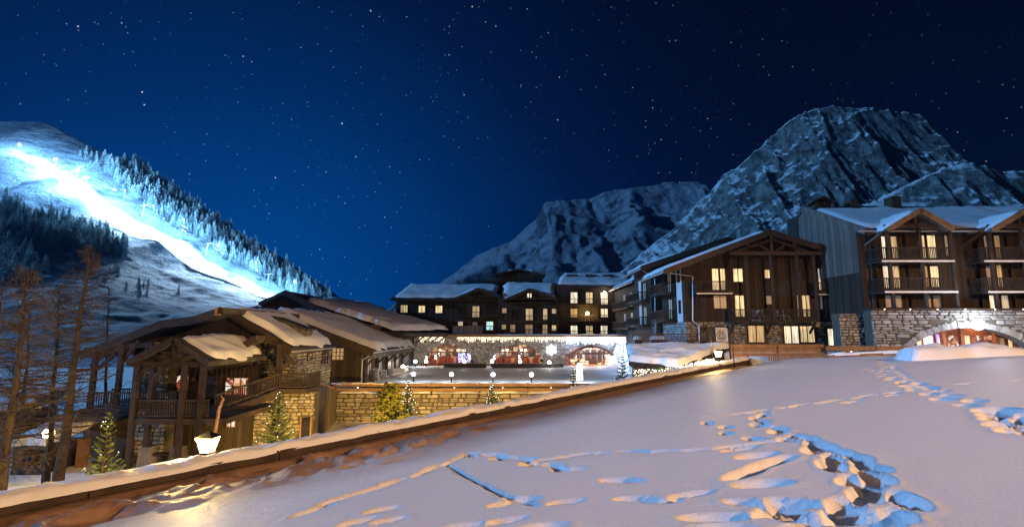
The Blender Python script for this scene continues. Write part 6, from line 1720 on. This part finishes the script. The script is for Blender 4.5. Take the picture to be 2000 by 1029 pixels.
larch_px('tallest straight bare larch beside the chalet porch', 118, 905, 176, 488, 24, 42, r=2.7, dens=1.2, trunk=.24, low=.24)
larch_px('slim larch between the two path lamps', 97, 910, 118, 560, 25.5, 43, r=2.3, dens=1.0, trunk=.14, low=.35)
larch_px('thin far larch behind the snowy shed', 45, 860, 60, 590, 33, 44, r=2.6, dens=.9, trunk=.14, low=.2)
larch_px('rust-brown larch with dense low crown beside the annex roof', -40, 900, 6, 560, 27, 45, r=3.0, dens=1.0, trunk=.18, low=.2)
larch_px('faint larch beyond the annex with crown over the valley', 205, 800, 212, 560, 62, 46, r=3.2, dens=.7, trunk=.18, low=.25)
# snowy sheds in the trees
for (x0, x1, y0, y1, Y, lab) in ((6, 88, 852, 872, 29, 'low shed under thick blue snow beside the larch trunks'), (-30, 48, 782, 800, 40, 'dark hut behind the larches by the tall path lamp')):
    e = empty('shed', lab, 'shed'); a, b = W(x0, y1, Y), W(x1, y1, Y); g_ = gz((a.x + b.x) / 2, Y)
    MB().box(a.x + .3, b.x - .3, Y + .3, Y + 3.2, g_ - .4, a.z - .1).build('wall', M['wood'], e)
    q = [V((a.x, Y + 3.6, a.z + .75)), V((b.x, Y + 3.6, a.z + .75)), V((b.x, Y, a.z)), V((a.x, Y, a.z))]; slab(e, q, .15, M['slate']); snow_sheet(e, q, .42, .2, int(Y))
    window(e, ((a.x + b.x) / 2, Y + .29, (g_ + a.z) / 2 + .2), .6, .5, 'F', 'dark', 2)

# ---------------------------------------------------------------- conifers on the ski hill
def spire(seed, h=1.0):
    rs = random.Random(seed); mb = MB(); mb.tube([(0, 0, -.12), (0, 0, .9)], [.018, .004], 4, False)
    for k in range(9):
        z0 = .08 + .1 * k; r = .20 * (1 - z0) ** .8 + .012; n = 7; ph = rs.uniform(0, 6)
        b = len(mb.v); mb.v.append((0, 0, z0 + .15))
        for i in range(n):
            t = ph + 6.283 * i / n; rr_ = r * rs.uniform(.6, 1.15); mb.v.append((rr_ * math.cos(t), rr_ * math.sin(t), z0 + rs.uniform(-.03, .03)))
            t += .45; rr_ = r * .35; mb.v.append((rr_ * math.cos(t), rr_ * math.sin(t), z0 + .05))
        for i in range(2 * n): mb.f.append((b, b + 1 + i, b + 1 + (i + 1) % (2 * n)))
    return mb
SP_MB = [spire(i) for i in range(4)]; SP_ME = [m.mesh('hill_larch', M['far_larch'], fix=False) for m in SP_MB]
rs = random.Random(77)
def in_poly(x, y, P_):
    c = False; j = len(P_) - 1
    for i in range(len(P_)):
        if (P_[i][1] > y) != (P_[j][1] > y) and x < (P_[j][0] - P_[i][0]) * (y - P_[i][1]) / (P_[j][1] - P_[i][1]) + P_[i][0]: c = not c
        j = i
    return c
woods = [([(205, 320), (262, 318), (330, 368), (400, 415), (470, 466), (540, 508), (600, 548), (655, 590), (640, 600), (570, 578), (520, 545), (450, 515), (390, 470), (330, 440), (270, 395), (230, 370)], 1150, (5, 11)),
         ([(0, 395), (70, 430), (130, 435), (200, 460), (250, 490), (240, 505), (160, 496), (90, 480), (0, 470)], 420, (5, 11)), ([(0, 470), (60, 480), (90, 540), (30, 560), (0, 550)], 40, (7, 11)), ([(150, 300), (205, 306), (240, 350), (190, 335)], 26, (5, 9)), ([(300, 600), (380, 560), (200, 520), (120, 520)], 14, (4, 8))]
spots = []
for P_, n, hr in woods:
    xs_ = [p[0] for p in P_]; ys_ = [p[1] for p in P_]; k = 0; tries = 0
    while k < n and tries < n * 12:
        tries += 1
        x, y = rs.uniform(min(xs_), max(xs_)), rs.uniform(min(ys_), max(ys_))
        if in_poly(x, y, P_):
            p = on_hill(x, y); k += 1
            if p.y < 600: spots.append((p, rs.uniform(*hr) * (1 + .15 * rs.gauss(0, 1)), rs.randrange(4), rs.uniform(0, 6.28)))
spots.sort(key=lambda s_: -s_[1] / s_[0].y)
rest = MB()
for i, (p, h, k, t) in enumerate(spots):
    if i < 300:
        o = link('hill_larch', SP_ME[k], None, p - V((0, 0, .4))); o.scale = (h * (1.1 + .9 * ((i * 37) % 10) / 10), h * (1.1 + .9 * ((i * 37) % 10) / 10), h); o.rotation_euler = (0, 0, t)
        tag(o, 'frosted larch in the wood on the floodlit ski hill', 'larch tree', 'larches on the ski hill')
    else:
        wd_ = 1.1 + .9 * ((i * 37) % 10) / 10; c_, s_ = math.cos(t) * wd_, math.sin(t) * wd_
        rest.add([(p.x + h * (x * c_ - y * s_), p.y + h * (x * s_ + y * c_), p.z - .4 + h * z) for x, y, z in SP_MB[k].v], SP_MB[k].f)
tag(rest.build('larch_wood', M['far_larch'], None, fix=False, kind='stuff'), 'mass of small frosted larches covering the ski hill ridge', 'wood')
# ski lift
lf = empty('ski_lift', 'T-shaped ski lift pylons with cable running beside the ski run', 'ski lift'); tops = []
for (px, py) in ((148, 350), (276, 425), (400, 500), (520, 560)):
    f = on_hill(px, py); tp = f + V((1.5, 0, 9)); tops.append(tp)
    MB().tube([f - V((0, 0, 1)), tp], [.45, .3], 8).build('pylon', M['white_paint'], lf); MB().bar(tp + V((-2.6, 0, 0)), tp + V((2.6, 0, .4)), .5, .5).build('crossarm', M['white_paint'], lf)
for s_ in (-2.4, 2.4):
    MB().tube([t_ + V((s_, 0, .4)) for t_ in tops], .09, 4).build('cable', M['metal'], lf)
for (i, f) in ((1, .25), (1, .6), (2, .2), (2, .75), (0, .5)):
    c = tops[i].lerp(tops[i + 1], f) + V((2.4, 0, .2)); MB().tube([c, c + V((0, 0, -2.2))], .08, 4).build('hanger', M['metal'], lf); MB().box(c.x - .9, c.x + .9, c.y - .4, c.y + .4, c.z - 3.6, c.z - 2.2).build('cabin', M['white_paint'], lf)

# ---------------------------------------------------------------- figure at the entrance
def person(label, px, py, Y, h, coat, trous):
    p = W(px, py, Y); z0 = TZ + .02; e = empty('person', label, 'person')
    J = {'pel': (0, 0, .53), 'che': (0, 0, .72), 'nec': (0, 0, .835), 'hea': (0, -.01, .90), 'top': (0, -.005, .97), 'lh': (.055, 0, .50), 'lk': (.06, -.01, .28), 'la': (.062, 0, .045), 'lt': (.062, -.07, .02), 'rh': (-.055, 0, .50), 'rk': (-.06, .01, .28), 'ra': (-.062, .02, .045), 'rt': (-.062, -.05, .02),
         'ls': (.105, 0, .80), 'le': (.135, .01, .63), 'lw': (.14, -.03, .47), 'lf': (.14, -.04, .42), 'rs': (-.105, 0, .80), 're': (-.135, .01, .63), 'rw': (-.14, -.03, .47), 'rf': (-.14, -.04, .42)}
    rad = {'pel': .085, 'che': .095, 'nec': .035, 'hea': .058, 'top': .03, 'lh': .06, 'lk': .042, 'la': .03, 'lt': .025, 'ls': .045, 'le': .034, 'lw': .022, 'lf': .02}
    ks = list(J); E = [('pel', 'che'), ('che', 'nec'), ('nec', 'hea'), ('hea', 'top'), ('pel', 'lh'), ('lh', 'lk'), ('lk', 'la'), ('la', 'lt'), ('pel', 'rh'), ('rh', 'rk'), ('rk', 'ra'), ('ra', 'rt'), ('che', 'ls'), ('ls', 'le'), ('le', 'lw'), ('lw', 'lf'), ('che', 'rs'), ('rs', 're'), ('re', 'rw'), ('rw', 'rf')]
    me = bpy.data.meshes.new('body'); me.from_pydata([tuple(c * h for c in J[k]) for k in ks], [(ks.index(a), ks.index(b)) for a, b in E], [])
    me.materials.append(coat)
    o = link('body', me, e, (p.x, Y, z0)); o.modifiers.new('skin', 'SKIN'); o.modifiers.new('sub', 'SUBSURF').render_levels = 1
    for i, k in enumerate(ks):
        r_ = rad.get(k, rad.get('l' + k[1:], .03)) * h; me.skin_vertices[0].data[i].radius = (r_, r_ * .8)
    me.skin_vertices[0].data[0].use_root = True
    MB().ball(V((p.x, Y - .0, z0 + .945 * h)), .066 * h, 10, 7).build('hat', trous, e, True)
person('person in red and white jacket standing beside the entrance door', 1107, 718, 72.5, 1.75, mat_simple('red_white_jacket', (.5, .2, .18), .8, .6, 2.5), M['navy'])
# ================================================================== AIR
m_, nt_, b_ = new_mat('cold_night_haze'); nt_.nodes.remove(b_)
pv = nt_.nodes.new('ShaderNodeVolumePrincipled'); pv.inputs['Color'].default_value = (.06, .40, 1.0, 1); pv.inputs['Density'].default_value = HAZE; pv.inputs['Anisotropy'].default_value = 0.2
L(nt_, pv.outputs[0], [n for n in nt_.nodes if n.type == 'OUTPUT_MATERIAL'][0].inputs['Volume'])
tag(MB().box(-1900, 1900, -120, 2700, -14, 700).build('haze', m_, None, kind='stuff'), 'thin cold night haze filling the valley', 'haze')
